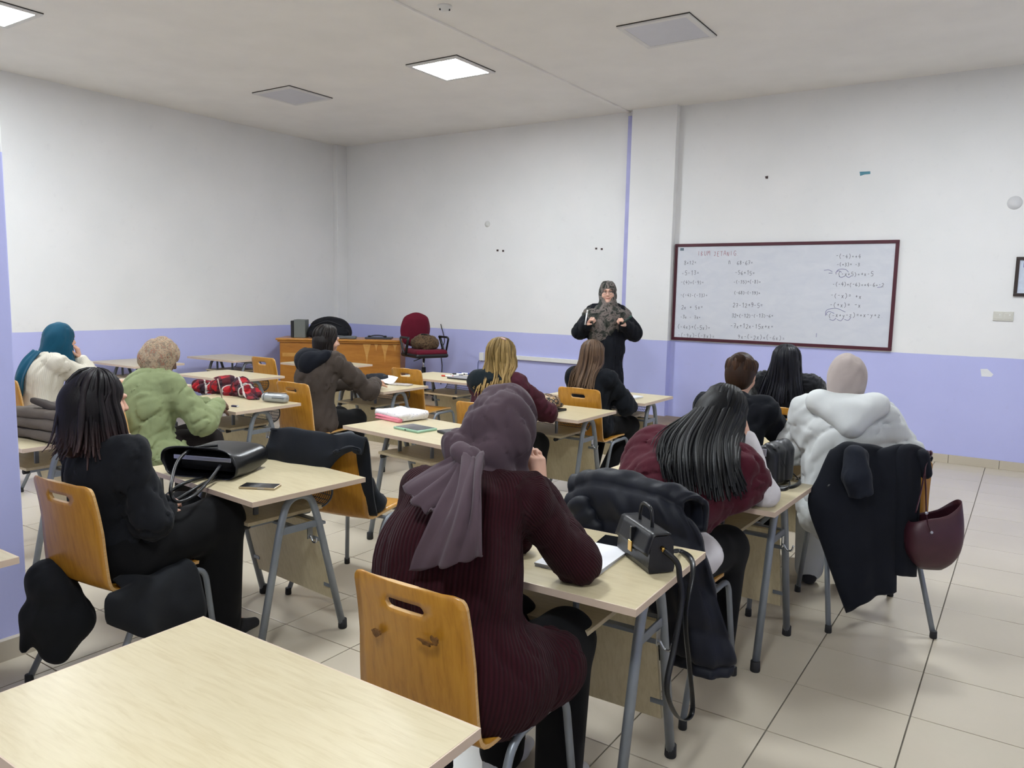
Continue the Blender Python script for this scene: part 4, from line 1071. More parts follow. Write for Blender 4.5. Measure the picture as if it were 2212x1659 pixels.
# ---- P8: burgundy shawl, long black hair, leaning on the desk
def person8():
    t = new_person((-1.19, 2.89, 0), -2, 'person with long black hair wrapped in a burgundy shawl, leaning on a desk')
    J = joints(hip=(.05, .0, .56), chest=(-.01, .15, .80), neck=(.03, .36, .975), head=(.065, .46, 1.09), shl=(-.15, .28, .915), shr=(.185, .33, .89), ell=(-.19, .46, .77), elr=(.285, .40, .775), wrl=(.0, .62, .76), wrr=(.175, .475, .985),
               knl=(-.06, .36, .52), knr=(.15, .36, .52), anl=(-.06, .32, .09), anr=(.15, .30, .09), pitch=-25, yaw=6, roll=8)
    meshobj('body', body_mesh(J, [dict(side='r', dir=(-.3, -.1, .9), palm=(-.8, 0, .1), curl=.5, thumb=1)]), M_SKIN, t)
    A = SDF(.01); A.chain([J['shr'], J['elr'], J['wrr']], [.07, .058, .042], .03); A.ell(J['hip']+V3(.05, -.01, .03), (.17, .13, .10), None, .04)
    wear(t, 'white_top', warped(A, folds(.005, 80, (.2, .3, 1), 5)), cloth_mat('white_cotton', '#d6d2d4', .06, .85, 320, .2))
    S = SDF(.012); R = torso_R(J)
    S.cone(J['hip']+V3(-.03, .05, .15), J['chest'], .13, .15, .12).ell(J['chest']+V3(-.01, 0, .0), (.20, .13, .16), R, .12).cone(J['shl']+V3(.02, 0, 0), J['shr'], .07, .07, .12).cone(J['chest'], J['neck'], .12, .065, .12)
    S.cone(J['shr'], (J['elr']*.55+J['shr']*.45), .07, .075, .10).cone(J['shl'], J['ell'], .075, .08, .10).cone(J['chest']+V3(.08, -.02, .0), V3(.19, .26, .78), .11, .08, .12).cone(V3(-.14, .10, .74), V3(-.20, .36, .78), .09, .08, .12).cone(J['shl']+V3(.0, -.05, -.03), J['chest'], .10, .12, .12)
    S.half((0, -.165, .46), (0, -1, -.12), .03)
    wear(t, 'shawl', warped(S, folds(.013, 60, (1, .2, .35), 51)), cloth_mat('burgundy_shawl', '#471421', .14, .92, 260, .35, .1))
    wear(t, 'trousers', warped(bottom_sdf(J, .02)), M_BLACKT)
    for s in 'lr': shoe(t, J, s, M_SHOEK)
    h = J['head']; b = cap_sdf(J, .016); b.cone(h+V3(-.02, -.06, 0), h+V3(-.03, -.20, -.13), .085, .08, .05).cone(h+V3(-.03, -.2, -.13), h+V3(-.02, -.31, -.27), .08, .05, .05).cone(h+V3(.05, -.02, -.02), h+V3(.07, -.08, -.16), .05, .04, .04)
    g = {}
    for a in range(-180, 181, 30):
        sg = 1 if a >= 0 else -1; bb = abs(a); pts = [scalp(J, 6, a, .016), scalp(J, 38, sg*max(bb, 35), .022), scalp(J, 70, sg*max(bb, 66), .026), scalp(J, 98, sg*max(bb, 85), .026)]
        e = pts[-1]; q = min(1, max(0, (bb-60)/90)); x = e[0]-h[0]
        lx = -.07 if sg < 0 and bb > 80 and bb < 150 else 0
        pts += [np.array((h[0]+.0+x*1.1+lx*.3, h[1]-.15*q-.03, h[2]-.09)), np.array((h[0]+.055+x*1.1+lx*.7, h[1]-.27*q-.05, h[2]-.19+.03*(lx < 0))), np.array((h[0]+.115+x*1.05+lx, h[1]-.345*q-.06, h[2]-.32+.10*(lx < 0)))]
        g[a] = pts
    g = push_out(g, S, .02, 4)
    me = hair_mesh('hair', b.mesh(), g, 420, .012, .4, .012, 17, .012, h+V3(0, .05, -.15), 8)
    meshobj('hair', me, hair_mat('black_hair', '#070708', '#17181b', rough=.30), t)
    return t, J
P8, J8 = person8()
# ---- P9: brown hair in a bun, black sweater
def person9():
    t = new_person((-1.32, 4.08, 0), 0, 'person with brown hair tied in a bun and black sweater')
    J = joints(hip=(0, -.02, .55), chest=(0, .04, .85), neck=(0, .115, 1.05), head=(.0, .185, 1.175), shl=(-.19, .10, .985), shr=(.19, .10, .985), ell=(-.25, .30, .78), elr=(.25, .28, .785), wrl=(-.08, .50, .765), wrr=(.16, .50, .775), pitch=-14)
    meshobj('body', body_mesh(J, [dict(side='r', dir=(-.2, .9, 0), palm=(-.5, 0, -1), curl=.6, thumb=-1)]), M_SKIN, t)
    S = top_sdf(J, .028, .012, 1.08, .08, (.078, .07, .052), shoulder=.082); on_chair(S)
    wear(t, 'sweater', warped(S, folds(.010, 58, (.2, .4, 1), 61)), cloth_mat('navy_black_sweater', '#0c0f17', .2, .9))
    wear(t, 'trousers', warped(bottom_sdf(J)), M_BLACKT)
    for s in 'lr': shoe(t, J, s, M_SHOEK)
    b = cap_sdf(J, .012); bun = scalp(J, 58, 172, .014); b.ell(bun, (.032, .022, .028), None, .02); g = {}
    for a in range(-180, 181, 30): g[a] = [scalp(J, 100, a, .013), scalp(J, 80, a, .016), scalp(J, 62, a+(180-abs(a))*(.2 if a > 0 else -.2), .018), bun+(scalp(J, 60, a, .018)-bun)*.35, bun+V3(0, -.02, .012)]
    me = hair_mesh('hair', b.mesh(), g, 240, .008, .45, .004, 13, .006, J['head'], 9, tip=.8)
    meshobj('hair', me, hair_mat('chestnut_hair', '#23150c', '#4a3120'), t)
    return t, J
P9, J9 = person9()
# ---- P10: black straight hair, black fluffy coat
def person10():
    t = new_person((-1.39, 5.62, 0), 0, 'person with very long black hair and black fluffy coat below the whiteboard')
    J = joints(hip=(0, -.02, .56), chest=(0, -.06, .86), neck=(0, -.095, 1.045), head=(-.01, -.09, 1.16), shl=(-.185, -.07, .98), shr=(.185, -.07, .98), ell=(-.25, .08, .76), elr=(.25, .08, .76), wrl=(-.1, .3, .765), wrr=(.1, .3, .765))
    meshobj('body', body_mesh(J), M_SKIN, t)
    S = top_sdf(J, .04, .012, 1.1, .08, (.085, .078, .06), shoulder=.09); on_chair(S)
    V, F = warped(S); N = vnormals(V, F); r = np.random.default_rng(4); V = V+N*(r.uniform(-.002, .012, len(V)))[:, None]
    wear(t, 'fur_coat', (V, F), cloth_mat('black_fur', '#0b0c12', .3, .95, 900, .6, .3))
    wear(t, 'trousers', warped(bottom_sdf(J)), M_BLACKT)
    me = hair_mesh('hair', hair_base(J, .92, .11, .042, -.085).mesh(), push_out(long_guides(J, .845, (.0, -.09), 1.45, flare=.03), S), 340, .010, .4, .010, 15, .014, J['head'], 10)
    meshobj('hair', me, hair_mat('jet_hair', '#0a0a0f', '#20212a', rough=.30), t)
    return t, J
P10, J10 = person10()
# ---- P11: beige headscarf, white hoodie
def person11():
    t = new_person((-.755, 4.17, 0), 15, 'person in beige headscarf and white hoodie, seen from behind on the right')
    J = joints(hip=(.02, -.02, .55), chest=(0, -.0, .88), neck=(0, .04, 1.075), head=(.0, .085, 1.195), shl=(-.19, .04, 1.01), shr=(.19, .03, 1.0), ell=(-.24, .14, .80), elr=(.30, .06, .83), wrl=(-.12, .40, .77), wrr=(.14, .36, .775), pitch=-10, yaw=6)
    meshobj('body', body_mesh(J, [dict(side='l', dir=(.2, .9, 0), palm=(0, 0, -1), curl=.5)]), M_SKIN, t)
    S = top_sdf(J, .042, .012, 1.12, .14, (.09, .085, .06), shoulder=.092); S.ell((0, -.01, .53), (.18, .16, .12), None, .06).cone((0, -.01, .58), (0, .0, .92), .165, .17, .06)
    S.half((0, -.165, .46), (0, -1, -.12), .03)
    wear(t, 'hoodie', warped(S, folds(.013, 55, (.9, .2, .45), 71)), cloth_mat('white_fleece', '#cfd2d2', .05, .9, 300, .15))
    H = SDF(.009); H.cone((-.13, -.06, 1.085), (.02, -.155, .985), .05, .05, .05).cone((.14, -.06, 1.085), (.02, -.155, .985), .05, .05, .05).cone((-.13, -.06, 1.085), (.14, -.06, 1.085), .05, .05, .05).ell((.01, -.11, 1.045), (.11, .065, .07), rot3(.3), .05).cone((-.12, -.03, 1.085), (-.09, .11, 1.06), .042, .03, .04).cone((.12, -.03, 1.085), (.09, .11, 1.06), .042, .03, .04)
    wear(t, 'hood', warped(H, folds(.002, 50, (.4, .2, 1), 6)), cloth_mat('white_fleece_hood', '#d3d6d6', .05, .9, 300, .15))
    wear(t, 'trousers', warped(bottom_sdf(J, leg=(.095, .08, .065))), cloth_mat('white_joggers', '#c9cdcd', .05))
    for s in 'lr': shoe(t, J, s, M_SHOEK)
    wear(t, 'headscarf', hijab(J, folds(.005, 60, (.3, .3, 1), 24), .008, .018, chest=False), cloth_mat('beige_scarf', '#b0a49f', .08, .85, 400, .12))
    return t, J
P11, J11 = person11()
# ---- P12: teacher
def person12():
    t = new_person((-3.9, 7.7, .17), 207, 'teacher standing in a black gown, patterned scarf and glasses, thumbs up')
    J = joints(hip=(0, 0, .86), chest=(0, .0, 1.13), neck=(0, .01, 1.32), head=(0, .03, 1.455), shl=(-.17, 0, 1.225), shr=(.17, 0, 1.225), ell=(-.295, .02, 1.02), elr=(.295, .02, 1.02), wrl=(-.205, .17, 1.10), wrr=(.215, .17, 1.10),
               hjl=(-.09, 0, .84), hjr=(.09, 0, .84), knl=(-.09, .02, .46), knr=(.09, .02, .46), anl=(-.09, 0, .09), anr=(.09, 0, .09), pitch=-2, roll=3, hs=1.0)
    meshobj('body', body_mesh(J, [dict(side='r', dir=(-.35, .3, .55), palm=(-.9, .1, -.2), curl=1.25, thumb=-1, tcurl=.05, size=1.0), dict(side='l', dir=(.35, .3, .5), palm=(.9, .1, -.2), curl=1.2, thumb=1, tcurl=.05, size=1.0)], hres=.004), skin_mat('fair_skin', '#dcb09c'), t)
    S = top_sdf(J, .03, .012, 1.1, .05, (.085, .09, .065), shoulder=.08)
    S.cone((0, 0, 1.12), (0, 0, .12), .155, .235, .08).half((0, 0, .025), (0, 0, -1), .01)
    wear(t, 'gown', warped(S, folds(.014, 60, (0, 0, 1), 81)), cloth_mat('black_gown', '#0b0e16', .2, .85))
    m = pattern_mat('leafy_scarf', ['#0b0e0e', '#1d221d', '#3a3c37', '#7a6f6b', '#252a24', '#0f1312'], 12)
    def ex(S, L, R): S.cone(L(0, .03, -.12), (0, .045, 1.29), .085, .12, .05).ell((0, .0, 1.205), (.275, .15, .125), None, .05).ell((0, .05, 1.12), (.205, .13, .15), None, .06).ell((.05, .09, 1.0), (.14, .09, .14), None, .05)
    wear(t, 'headscarf', hijab(J, folds(.007, 55, (.5, .2, .8), 34), .008, .018, chest=False, extra=ex, opening=(.053, .085, .080), oz=-.03), m)
    R = head_R(J); L = lambda *p: tuple(J['head']+R@np.array(p))
    for x in (-1, 1):
        e = MB().lathe([(.001, .0085), (.006, .006), (.0085, 0), (.006, -.006), (.001, -.0085)], 12, L(x*.031, .086, .007)).build('eye', mat('eye_white', '#e9e4df', .2), t)
        MB().lathe([(.0042, 0), (.0040, .0025), (.001, .003)], 10, L(x*.031, .0935, .006), M=Matrix(R.tolist()) @ Matrix.Rotation(-PI/2, 3, 'X')).build('iris', mat('iris', '#2b1c14', .2), e)
        MB().tube(spline([L(x*.018, .0945, .010), L(x*.031, .097, .0145), L(x*.046, .089, .010)], 4), .0018, 6).build('eyelid', mat('lash', '#1a1210', .7), t)
        MB().tube(spline([L(x*.014, .098, .027), L(x*.031, .098, .033), L(x*.05, .084, .027)], 4), .0028, 6).build('eyebrow', mat('brow', '#2a1d18', .7), t)
    MB().tube(spline([L(-.027, .087, -.052), L(-.012, .099, -.060), L(0, .1015, -.0615), L(.012, .099, -.060), L(.027, .087, -.052)], 4), [.0012]+[.0042]*15+[.0012], 6).build('lips', mat('lips', '#b4565a', .45), t)
    g = MB()
    for x in (-1, 1):
        ring = [L(x*.033+.0245*math.cos(a), .1075-.006*abs(math.cos(a)), .004+.0215*math.sin(a)) for a in np.linspace(0, 2*PI, 24, endpoint=False)]
        g.tube(ring, .0012, 6, closed=True); g.tube([L(x*.058, .101, .009), L(x*.078, .03, .008)], .0011, 5)
    g.tube(spline([L(-.009, .109, .006), L(0, .113, .010), L(.009, .109, .006)], 4), .0012, 5); g.build('glasses', mat('thin_metal', '#5b4a42', .3, metal=.8), t)
    return t, J
P12, J12 = person12()
# ------------------------------------------------------------------ whiteboard with handwriting
bl, br, tl = ony(1453, 734, YR-.02), ony(1926, 758, YR-.02), ony(1461, 528, YR-.02)
BX0, BX1, BZ0, BZ1 = -3.555, -1.175, 1.085, 2.205; BY = YR-.022
wb = empty('whiteboard', ((BX0+BX1)/2, YR-.012, (BZ0+BZ1)/2)); tag(wb, 'large whiteboard in a dark red frame covered with handwritten sums', 'whiteboard')
bw, bh = BX1-BX0, BZ1-BZ0
n = NT('whiteboard_face'); v = n.coord('Object', (3, 1, 6)); f = n.noise(v, 1.6, 5, .6, .8)
n.base(n.ramp(f, [(.3, lin('#cdd0d9')), (.7, lin('#d6d8df'))])); M_WB = n.fin(.22, 0, .4)
MB().box((0, 0, 0), (bw-.02, .012, bh-.02)).build('writing_surface', M_WB, wb)
M_WBF = mat('dark_red_frame', '#4a1424', .4, var=.1)
for sx, sz, w_, h_ in ((0, 1, bw, .034), (0, -1, bw, .034), (1, 0, .034, bh-.068), (-1, 0, .034, bh-.068)):
    MB().box((sx*(bw/2-.017), -.003, sz*(bh/2-.017)), (w_, .026, h_), bev=.003).build('frame_rail', M_WBF, wb)
MB().box((-bw/2+.085, -.0075, bh/2-.062), (.045, .001, .03)).build('corner_label', mat('grey_sticker', '#5e6f7a', .5), wb)
STK = {'0': [[(.3, 1), (.08, .8), (.05, .3), (.25, 0), (.5, .15), (.55, .7), (.3, 1)]], '1': [[(.15, .75), (.35, 1), (.33, 0)]], '2': [[(.08, .8), (.3, 1), (.5, .8), (.4, .45), (.05, 0), (.55, .03)]],
 '3': [[(.08, .9), (.35, 1), (.48, .78), (.22, .55), (.5, .35), (.35, .02), (.05, .1)]], '4': [[(.4, 1), (.08, .4), (.55, .42)], [(.4, .65), (.38, 0)]], '5': [[(.5, 1), (.15, .98), (.1, .55), (.4, .6), (.5, .3), (.3, 0), (.05, .08)]],
 '6': [[(.42, 1), (.12, .6), (.08, .2), (.3, 0), (.5, .2), (.35, .45), (.1, .3)]], '7': [[(.05, .98), (.52, 1), (.25, 0)], [(.15, .5), (.45, .52)]], '8': [[(.45, .85), (.25, 1), (.1, .8), (.45, .35), (.3, 0), (.08, .2), (.45, .85)]],
 '9': [[(.48, .8), (.25, 1), (.08, .75), (.25, .5), (.48, .75), (.42, .3), (.2, 0)]], '-': [[(.08, .5), (.42, .52)]], '+': [[(.05, .5), (.5, .52)], [(.28, .75), (.27, .25)]], '=': [[(.08, .38), (.45, .40)], [(.08, .6), (.45, .62)]],
 '(': [[(.38, 1.1), (.15, .7), (.14, .3), (.36, -.1)]], ')': [[(.12, 1.1), (.36, .7), (.36, .3), (.12, -.1)]], 'x': [[(.08, .6), (.42, 0)], [(.42, .62), (.06, .02)]], 'y': [[(.08, .6), (.25, .25)], [(.45, .62), (.1, -.3)]], 'z': [[(.08, .6), (.45, .6), (.08, .03), (.48, .05)]],
 'n': [[(.1, 0), (.12, .6), (.35, .6), (.42, 0)]], 'I': [[(.25, 1), (.25, 0)]], 'B': [[(.1, 0), (.1, 1), (.4, .85), (.12, .52), (.5, .25), (.1, 0)]], 'U': [[(.08, 1), (.12, .15), (.35, .05), (.5, .3), (.5, 1)]], 'M': [[(.05, 0), (.12, 1), (.3, .4), (.5, 1), (.56, 0)]],
 'J': [[(.1, 1), (.5, 1)], [(.4, 1), (.35, .1), (.08, .15)]], 'E': [[(.5, 1), (.12, .95), (.1, .02), (.5, 0)], [(.1, .5), (.4, .52)]], 'T': [[(.02, 1), (.55, 1)], [(.3, 1), (.28, 0)]], 'A': [[(.02, 0), (.28, 1), (.52, 0)], [(.12, .35), (.44, .36)]], 'N': [[(.08, 0), (.1, 1), (.45, 0), (.48, 1)]], 'G': [[(.5, .85), (.25, 1), (.06, .5), (.25, 0), (.5, .15), (.5, .45), (.3, .45)]], '.': [[(.2, 0), (.25, .03)]], ' ': []}
def bpt(px, py): p = ony(px, py, YR-.0195); return p.x-wb.location.x, p.z-wb.location.z
def write(text, px0, py0, px1, py1, m, h=None, w=.0042, name='handwritten_line'):
    x0, z0 = bpt(px0, py0); x1, z1 = bpt(px1, py1); n_ = len(text); ad = (x1-x0)/max(1, n_-.3); hh = h or min(.062, ad*1.35); mb = MB()
    rr = random.Random(text)
    for i, c in enumerate(text):
        ox = x0+ad*i; oz = z0+(z1-z0)*i/max(1, n_-1)-hh*.5+rr.uniform(-.1, .1)*hh; sc = rr.uniform(.9, 1.12)
        for st in STK.get(c, []):
            P = [Vector((ox+p[0]*ad*1.3*sc, 0, oz+p[1]*hh*sc)) for p in st]
            if len(P) > 2: P = spline(P, 3)
            mb.tube([(p.x, -.0068, p.z) for p in P], 1, 4, cap=False, flat=(w*.42, .0007), up=(0, 1, 0))
    return tag(mb.build(name, m, wb), kind='stuff')
M_INK = mat('grey_marker', '#55555f', .6); M_RED = mat('red_marker', '#a85560', .6); M_BLUE = mat('violet_marker', '#7a76a6', .6)
for tx, a in (('IBUM JETANIG.', (1507, 548, 1597, 547)),): write(tx, *a, M_RED, .05)
for tx, a in (('8+12=', (1478, 568, 1504, 567)), ('-5-13=', (1473, 590, 1510, 589)), ('-(4)+(-9)=', (1471, 610, 1520, 610)), ('-(-4)-(-13)=', (1470, 638, 1528, 638)), ('2x + 5x=', (1472, 663, 1518, 664)), ('-3x - 7x=', (1470, 684, 1513, 686)), ('(-4x)+(-5x)=', (1464, 706, 1534, 708)), ('-(-9x)-(-8x)=', (1465, 723, 1543, 727)),
              ('n', (1573, 566, 1581, 566)), ('68-67=', (1592, 567, 1626, 568)), ('-56+15=', (1588, 589, 1630, 590)), ('-(-35)+(-8)=', (1585, 609, 1643, 609)), ('(-68)-(-19)=', (1586, 632, 1642, 633)), ('27-12+9-5=', (1583, 659, 1647, 660)), ('32+(-12)-(-13)-6=', (1581, 682, 1670, 682)), ('-7x+12x-15x+x=', (1578, 704, 1670, 706)), ('9x-(-2x)+(-6x)=', (1594, 727, 1695, 731)),
              ('-(-4)=+4', (1806, 553, 1859, 554)), ('-(+3)= -3', (1808, 571, 1857, 571)), ('-(-x+5)=+x-5', (1804, 592, 1886, 592)), ('-(-4)+(-6)=+4-6=-2', (1799, 614, 1909, 616)), ('-(-x)= +x', (1795, 638, 1861, 640)), ('-(+x)= -x', (1793, 659, 1859, 659)), ('-(-x+y-z)=+x-y+z.', (1783, 681, 1909, 681))): write(tx, *a, M_INK)
def arc(pts, name='marker_arc'):
    P = spline([Vector((bpt(*p)[0], -.0068, bpt(*p)[1])) for p in pts], 5); MB().tube(P, 1, 4, cap=False, flat=(.0024, .0007), up=(0, 1, 0)).build(name, M_BLUE, wb)
for a in ([(1805, 590), (1812, 582), (1826, 582), (1833, 588)], [(1805, 589), (1811, 585), (1818, 588)], [(1812, 597), (1818, 599), (1826, 596)], [(1828, 597), (1834, 599), (1840, 595)], [(1783, 682), (1786, 670), (1806, 666), (1826, 674)], [(1783, 680), (1790, 673), (1802, 677)], [(1792, 690), (1800, 692), (1806, 687)], [(1808, 690), (1816, 693), (1822, 687)], [(1824, 690), (1832, 692), (1838, 686)], [(1780, 584), (1790, 583), (1798, 587)], [(1790, 590), (1798, 590)], [(1895, 621), (1905, 620)], [(1764, 720), (1763, 728)]): arc(a)
# ------------------------------------------------------------------ small things on the walls
M_PHF = mat('dark_wood_frame', '#2c1f1b', .4)
a, b = ony(2188, 640, YR-.01), ony(2195, 555, YR-.01); fw = .42; fr = empty('picture_frame', (a.x+fw/2, YR-.012, (a.z+b.z)/2)); tag(fr, 'dark framed document on the wall at the right edge', 'picture frame'); fh = b.z-a.z
for sx, sz, w_, h_ in ((0, 1, fw, .03), (0, -1, fw, .03), (1, 0, .03, fh-.06), (-1, 0, .03, fh-.06)): MB().box((sx*(fw/2-.015), 0, sz*(fh/2-.015)), (w_, .022, h_), bev=.003).build('frame_rail', M_PHF, fr)
MB().box((0, .003, 0), (fw-.05, .008, fh-.05)).build('document', mat('pale_print', '#c9d2e2', .4, var=.08, vscale=25), fr)
MB().box((-fw/2+.075, -.002, fh/2-.075), (.03, .001, .045)).build('printed_emblem', mat('violet_print', '#8a83b0', .5), fr)
a, b = ony(2145, 693, YR-.005), ony(2190, 673, YR-.005); sw = empty('light_switch', ((a.x+b.x)/2, YR, (a.z+b.z)/2)); tag(sw, 'double white switch and socket plate right of the whiteboard', 'switch')
MB().box((0, -.006, 0), (.165, .012, .088), bev=.003).build('plate', mat('ivory_plastic', '#cfcdc4', .4), sw)
for x in (-.04, .04):
    k = MB().box((x, -.014, 0), (.062, .006, .058), bev=.002).build('rocker', mat('ivory_plastic', '#cfcdc4', .4), sw)
    MB().lathe([(.006, 0), (.005, .002), (.001, .0022)], 10, M=Matrix.Translation((x+.012, -.017, .012)) @ Matrix.Rotation(PI/2, 4, 'X')).build('indicator', mat('white_dot', '#f2f2f0', .3), k)
def disc(px, py, y, r, lab, m):
    p = ony(px, py, y); o = MB().lathe([(r, 0), (r*.96, .006), (r*.2, .010), (.001, .010)], 28, M=Matrix.Rotation(PI/2, 4, 'X')).build('junction_cover', m, None, (p.x, y, p.z)); tag(o, lab, 'cover', 'round wall covers')
disc(2192, 438, YR, .062, 'round white cover on the wall above the framed document', mat('matt_cover', '#d0d0d2', .6))
disc(1053, 484, YF, .042, 'round white cover on the wall left of the teacher', mat('matt_cover2', '#d6d6d4', .6))
def chip(pts, y, lab, name, cat, m, th=.002):
    P = [ony(px, py, y) for px, py in pts]; c = sum(P, Vector())/len(P)
    o = MB().prism([(p.x-c.x, p.z-c.z) for p in P], 0, th, Matrix.Rotation(PI/2, 4, 'X')).build(name, m, None, (c.x, y, c.z)); tag(o, lab, cat); return o
chip([(2118, 797), (2133, 797), (2146, 809), (2141, 814), (2120, 813)], YR, 'white patch of missing paint on the lavender wall at the right', 'bare_patch', 'paper', mat('paper_white', '#e6e6ea', .7))  # thin white piece added to stand for missing paint, no real sheet
chip([(1857, 371), (1880, 370), (1880, 376), (1868, 377), (1858, 380)], YR, 'bit of teal adhesive tape high on the wall above the whiteboard', 'tape_piece', 'tape', mat('teal_tape', '#4f8a9c', .4))
chip([(1653, 381), (1659, 380), (1659, 386), (1654, 386)], YR, 'small dark nail mark high on the wall above the whiteboard', 'wall_nail', 'nail', mat('dark_nail', '#3b2a28', .6), .006)
for i, (px, py, lab) in enumerate(((1075, 541, 'left'), (1087, 542, 'right'), (1288, 537, 'left'), (1300, 538, 'right'))):
    g = 'left of the teacher' if i < 2 else 'above the teacher'
    chip([(px-2, py-2), (px+2, py-2), (px+2, py+2), (px-2, py+2)], YF, f'tiny dark screw, {lab} one of the pair {g}', 'wall_screw', 'screw', mat('dark_nail', '#3b2a28', .6), .004)
# ------------------------------------------------------------------ teacher desk set across the corner
M_OAK = wood('honey_oak', '#9a5f22', '#b4772f', '#c68a3e', (2, 2, 9), .35, (0, .4, 0)); M_OAKT = wood('honey_oak_top', '#a86a28', '#bf8236', '#cd9346', (6, 30, 30), .3); M_INLAY = wood('pale_inlay', '#bf8840', '#cc9850', '#d6a763', (3, 3, 12), .35)
TD = empty('teacher_desk', (-8.06, 7.77, .17), YAW); tag(TD, 'honey coloured wooden teacher desk set across the far corner', 'desk')
W2 = .86
MB().box((0, .0, .735), (1.76, .56, .03), bev=.008).build('desktop', M_OAKT, TD)
MB().box((0, -.0, .708), (1.72, .52, .024), bev=.006).build('top_moulding', M_OAKT, TD)
MB().box((0, -.22, .36), (1.66, .025, .67)).build('front_panel', M_OAK, TD)
for s in (-1, 1): MB().box((s*.82, .01, .35), (.03, .48, .70)).build('side_panel', M_OAK, TD)
for x, wd, hh in ((.37, .11, .30), (.62, .10, .26), (.50, .05, .10), (.76, .06, .10)):
    MB().prism([(x-wd/2, .69), (x+wd/2, .69), (x+wd*.15, .69-hh*.5), (x, .69-hh), (x-wd*.15, .69-hh*.5)], .2335, .237, Matrix.Rotation(PI/2, 4, 'X')).build('inlay_wedge', M_INLAY, TD)
for x in (-.7,):
    MB().box((x, -.234, .52), (.20, .004, .05)).build('inlay_block', M_INLAY, TD)
DT = .17+.75
def ondesk(px, py, z=DT): return at(px, py, z)
def tdl(x, y, z=.75): c, s = math.cos(YAW), math.sin(YAW); return Vector((-8.06+x*c-y*s, 7.77+x*s+y*c, .17+z))
# things on it
t = empty('folder_box', tdl(-.62, -.02), YAW); tag(t, 'grey document box with black side on the teacher desk', 'box')
MB().box((.03, 0, .125), (.16, .20, .25), bev=.006).build('grey_case', mat('grey_case', '#6f736f', .6), t); MB().box((-.075, 0, .12), (.04, .19, .23), bev=.004).build('black_panel', M_BLACKPL, t)
t = empty('black_backpack', tdl(-.20, .04), YAW); tag(t, 'rounded black bag lying on the teacher desk', 'bag')
S = SDF(.011); S.ell((0, 0, .10), (.30, .15, .20), None, .05).box((0, 0, .06), (.29, .16, .058), None, .05, .05).half((0, 0, .004), (0, 0, -1), .01); M_BAGK = cloth_mat('black_nylon', '#0d0f16', .2, .7)
wear(t, 'bag_body', warped(S, folds(.006, 40, (1, 0, .3), 2)), M_BAGK); MB().tube(spline([(-.2, -.12, .17), (0, -.15, .24), (.2, -.12, .17)], 5), .006, 6).build('zip_line', mat('zip', '#23252c', .5), t)
t = empty('grey_pouch', tdl(.02, -.19), YAW); tag(t, 'flat grey pouch in front of the black bag', 'pouch'); S = SDF(.008); S.box((0, 0, .022), (.20, .05, .021), None, .02); wear(t, 'pouch_body', warped(S, folds(.003, 60, (1, 0, 0), 5)), cloth_mat('grey_felt', '#6c6f72', .1)); MB().tube([(-.17, -.046, .03), (.17, -.046, .03)], .003, 6).build('zip_line', mat('zip', '#23252c', .5), t)
t = empty('laptop', tdl(.50, .0), YAW); tag(t, 'closed dark laptop on the right side of the teacher desk', 'laptop'); MB().box((0, 0, .010), (.36, .25, .016), bev=.004).build('base', mat('laptop_body', '#3a3d4a', .35), t); MB().box((0, 0, .021), (.36, .25, .006), bev=.002).build('lid', mat('laptop_body', '#3a3d4a', .35), t)
t = empty('computer_mouse', tdl(.48, -.03, .775), YAW); tag(t, 'black curved headset band lying on the laptop', 'headset'); t.name = 'headset'; MB().tube(spline([(-.11, 0, .006), (-.05, .03, .02), (.05, .03, .02), (.11, 0, .006)], 6), .008, 8).build('band', M_BLACKPL, t)
for s in (-1, 1): MB().lathe([(.02, 0), (.024, .006), (.02, .02), (.004, .022)], 12, (s*.11, -.004, 0)).build('ear_pad', M_BLACKPL, t)
# ------------------------------------------------------------------ burgundy office chair
M_BURG = cloth_mat('burgundy_upholstery', '#5f1225', .1, .9, 300, .2); oc = empty('office_chair', (-6.72, 7.93, .17), math.radians(-112)); tag(oc, 'burgundy office chair with black looped armrests by the front wall', 'chair')
S = SDF(.01); S.box((0, .02, .62), (.235, .235, .045), None, .043); S.half((0, 0, .60), (0, 0, -1), .02); wear(oc, 'seat', warped(S), M_BURG)
S = SDF(.01); S.box((0, .02, .588), (.24, .24, .03), None, .028); wear(oc, 'seat_shell', S.mesh(), M_BLACKPL)
S = SDF(.01); S.box((0, -.245, .90), (.165, .042, .18), rot3(-.10), .04, .06); S.ell((0, -.25, .91), (.225, .052, .235), rot3(-.10), .06); wear(oc, 'backrest', warped(S), M_BURG)
MB().tube(fillet([(0, -.05, .575), (0, -.31, .58), (0, -.30, .80)], .06), .02, 8, flat=(1.3, .6)).build('back_bracket', M_BLACKPL, oc)
for s in (-1, 1):
    MB().tube(fillet([(s*.20, .02, .585), (s*.30, .02, .60), (s*.30, -.10, .80), (s*.29, -.10, .82), (s*.29, .12, .82), (s*.30, .13, .80), (s*.30, .06, .60)], .05), .017, 8, flat=(1.2, .8)).build('armrest', M_BLACKPL, oc)
MB().tube([(0, 0, .30), (0, 0, .58)], .016, 10).build('gas_piston', M_CHROME, oc); MB().tube([(0, 0, .10), (0, 0, .42)], .028, 10).build('column_sleeve', M_BLACKPL, oc); MB().tube([(0.02, .1, .57), (.22, .14, .52)], .006, 6).build('lever', M_BLACKPL, oc)
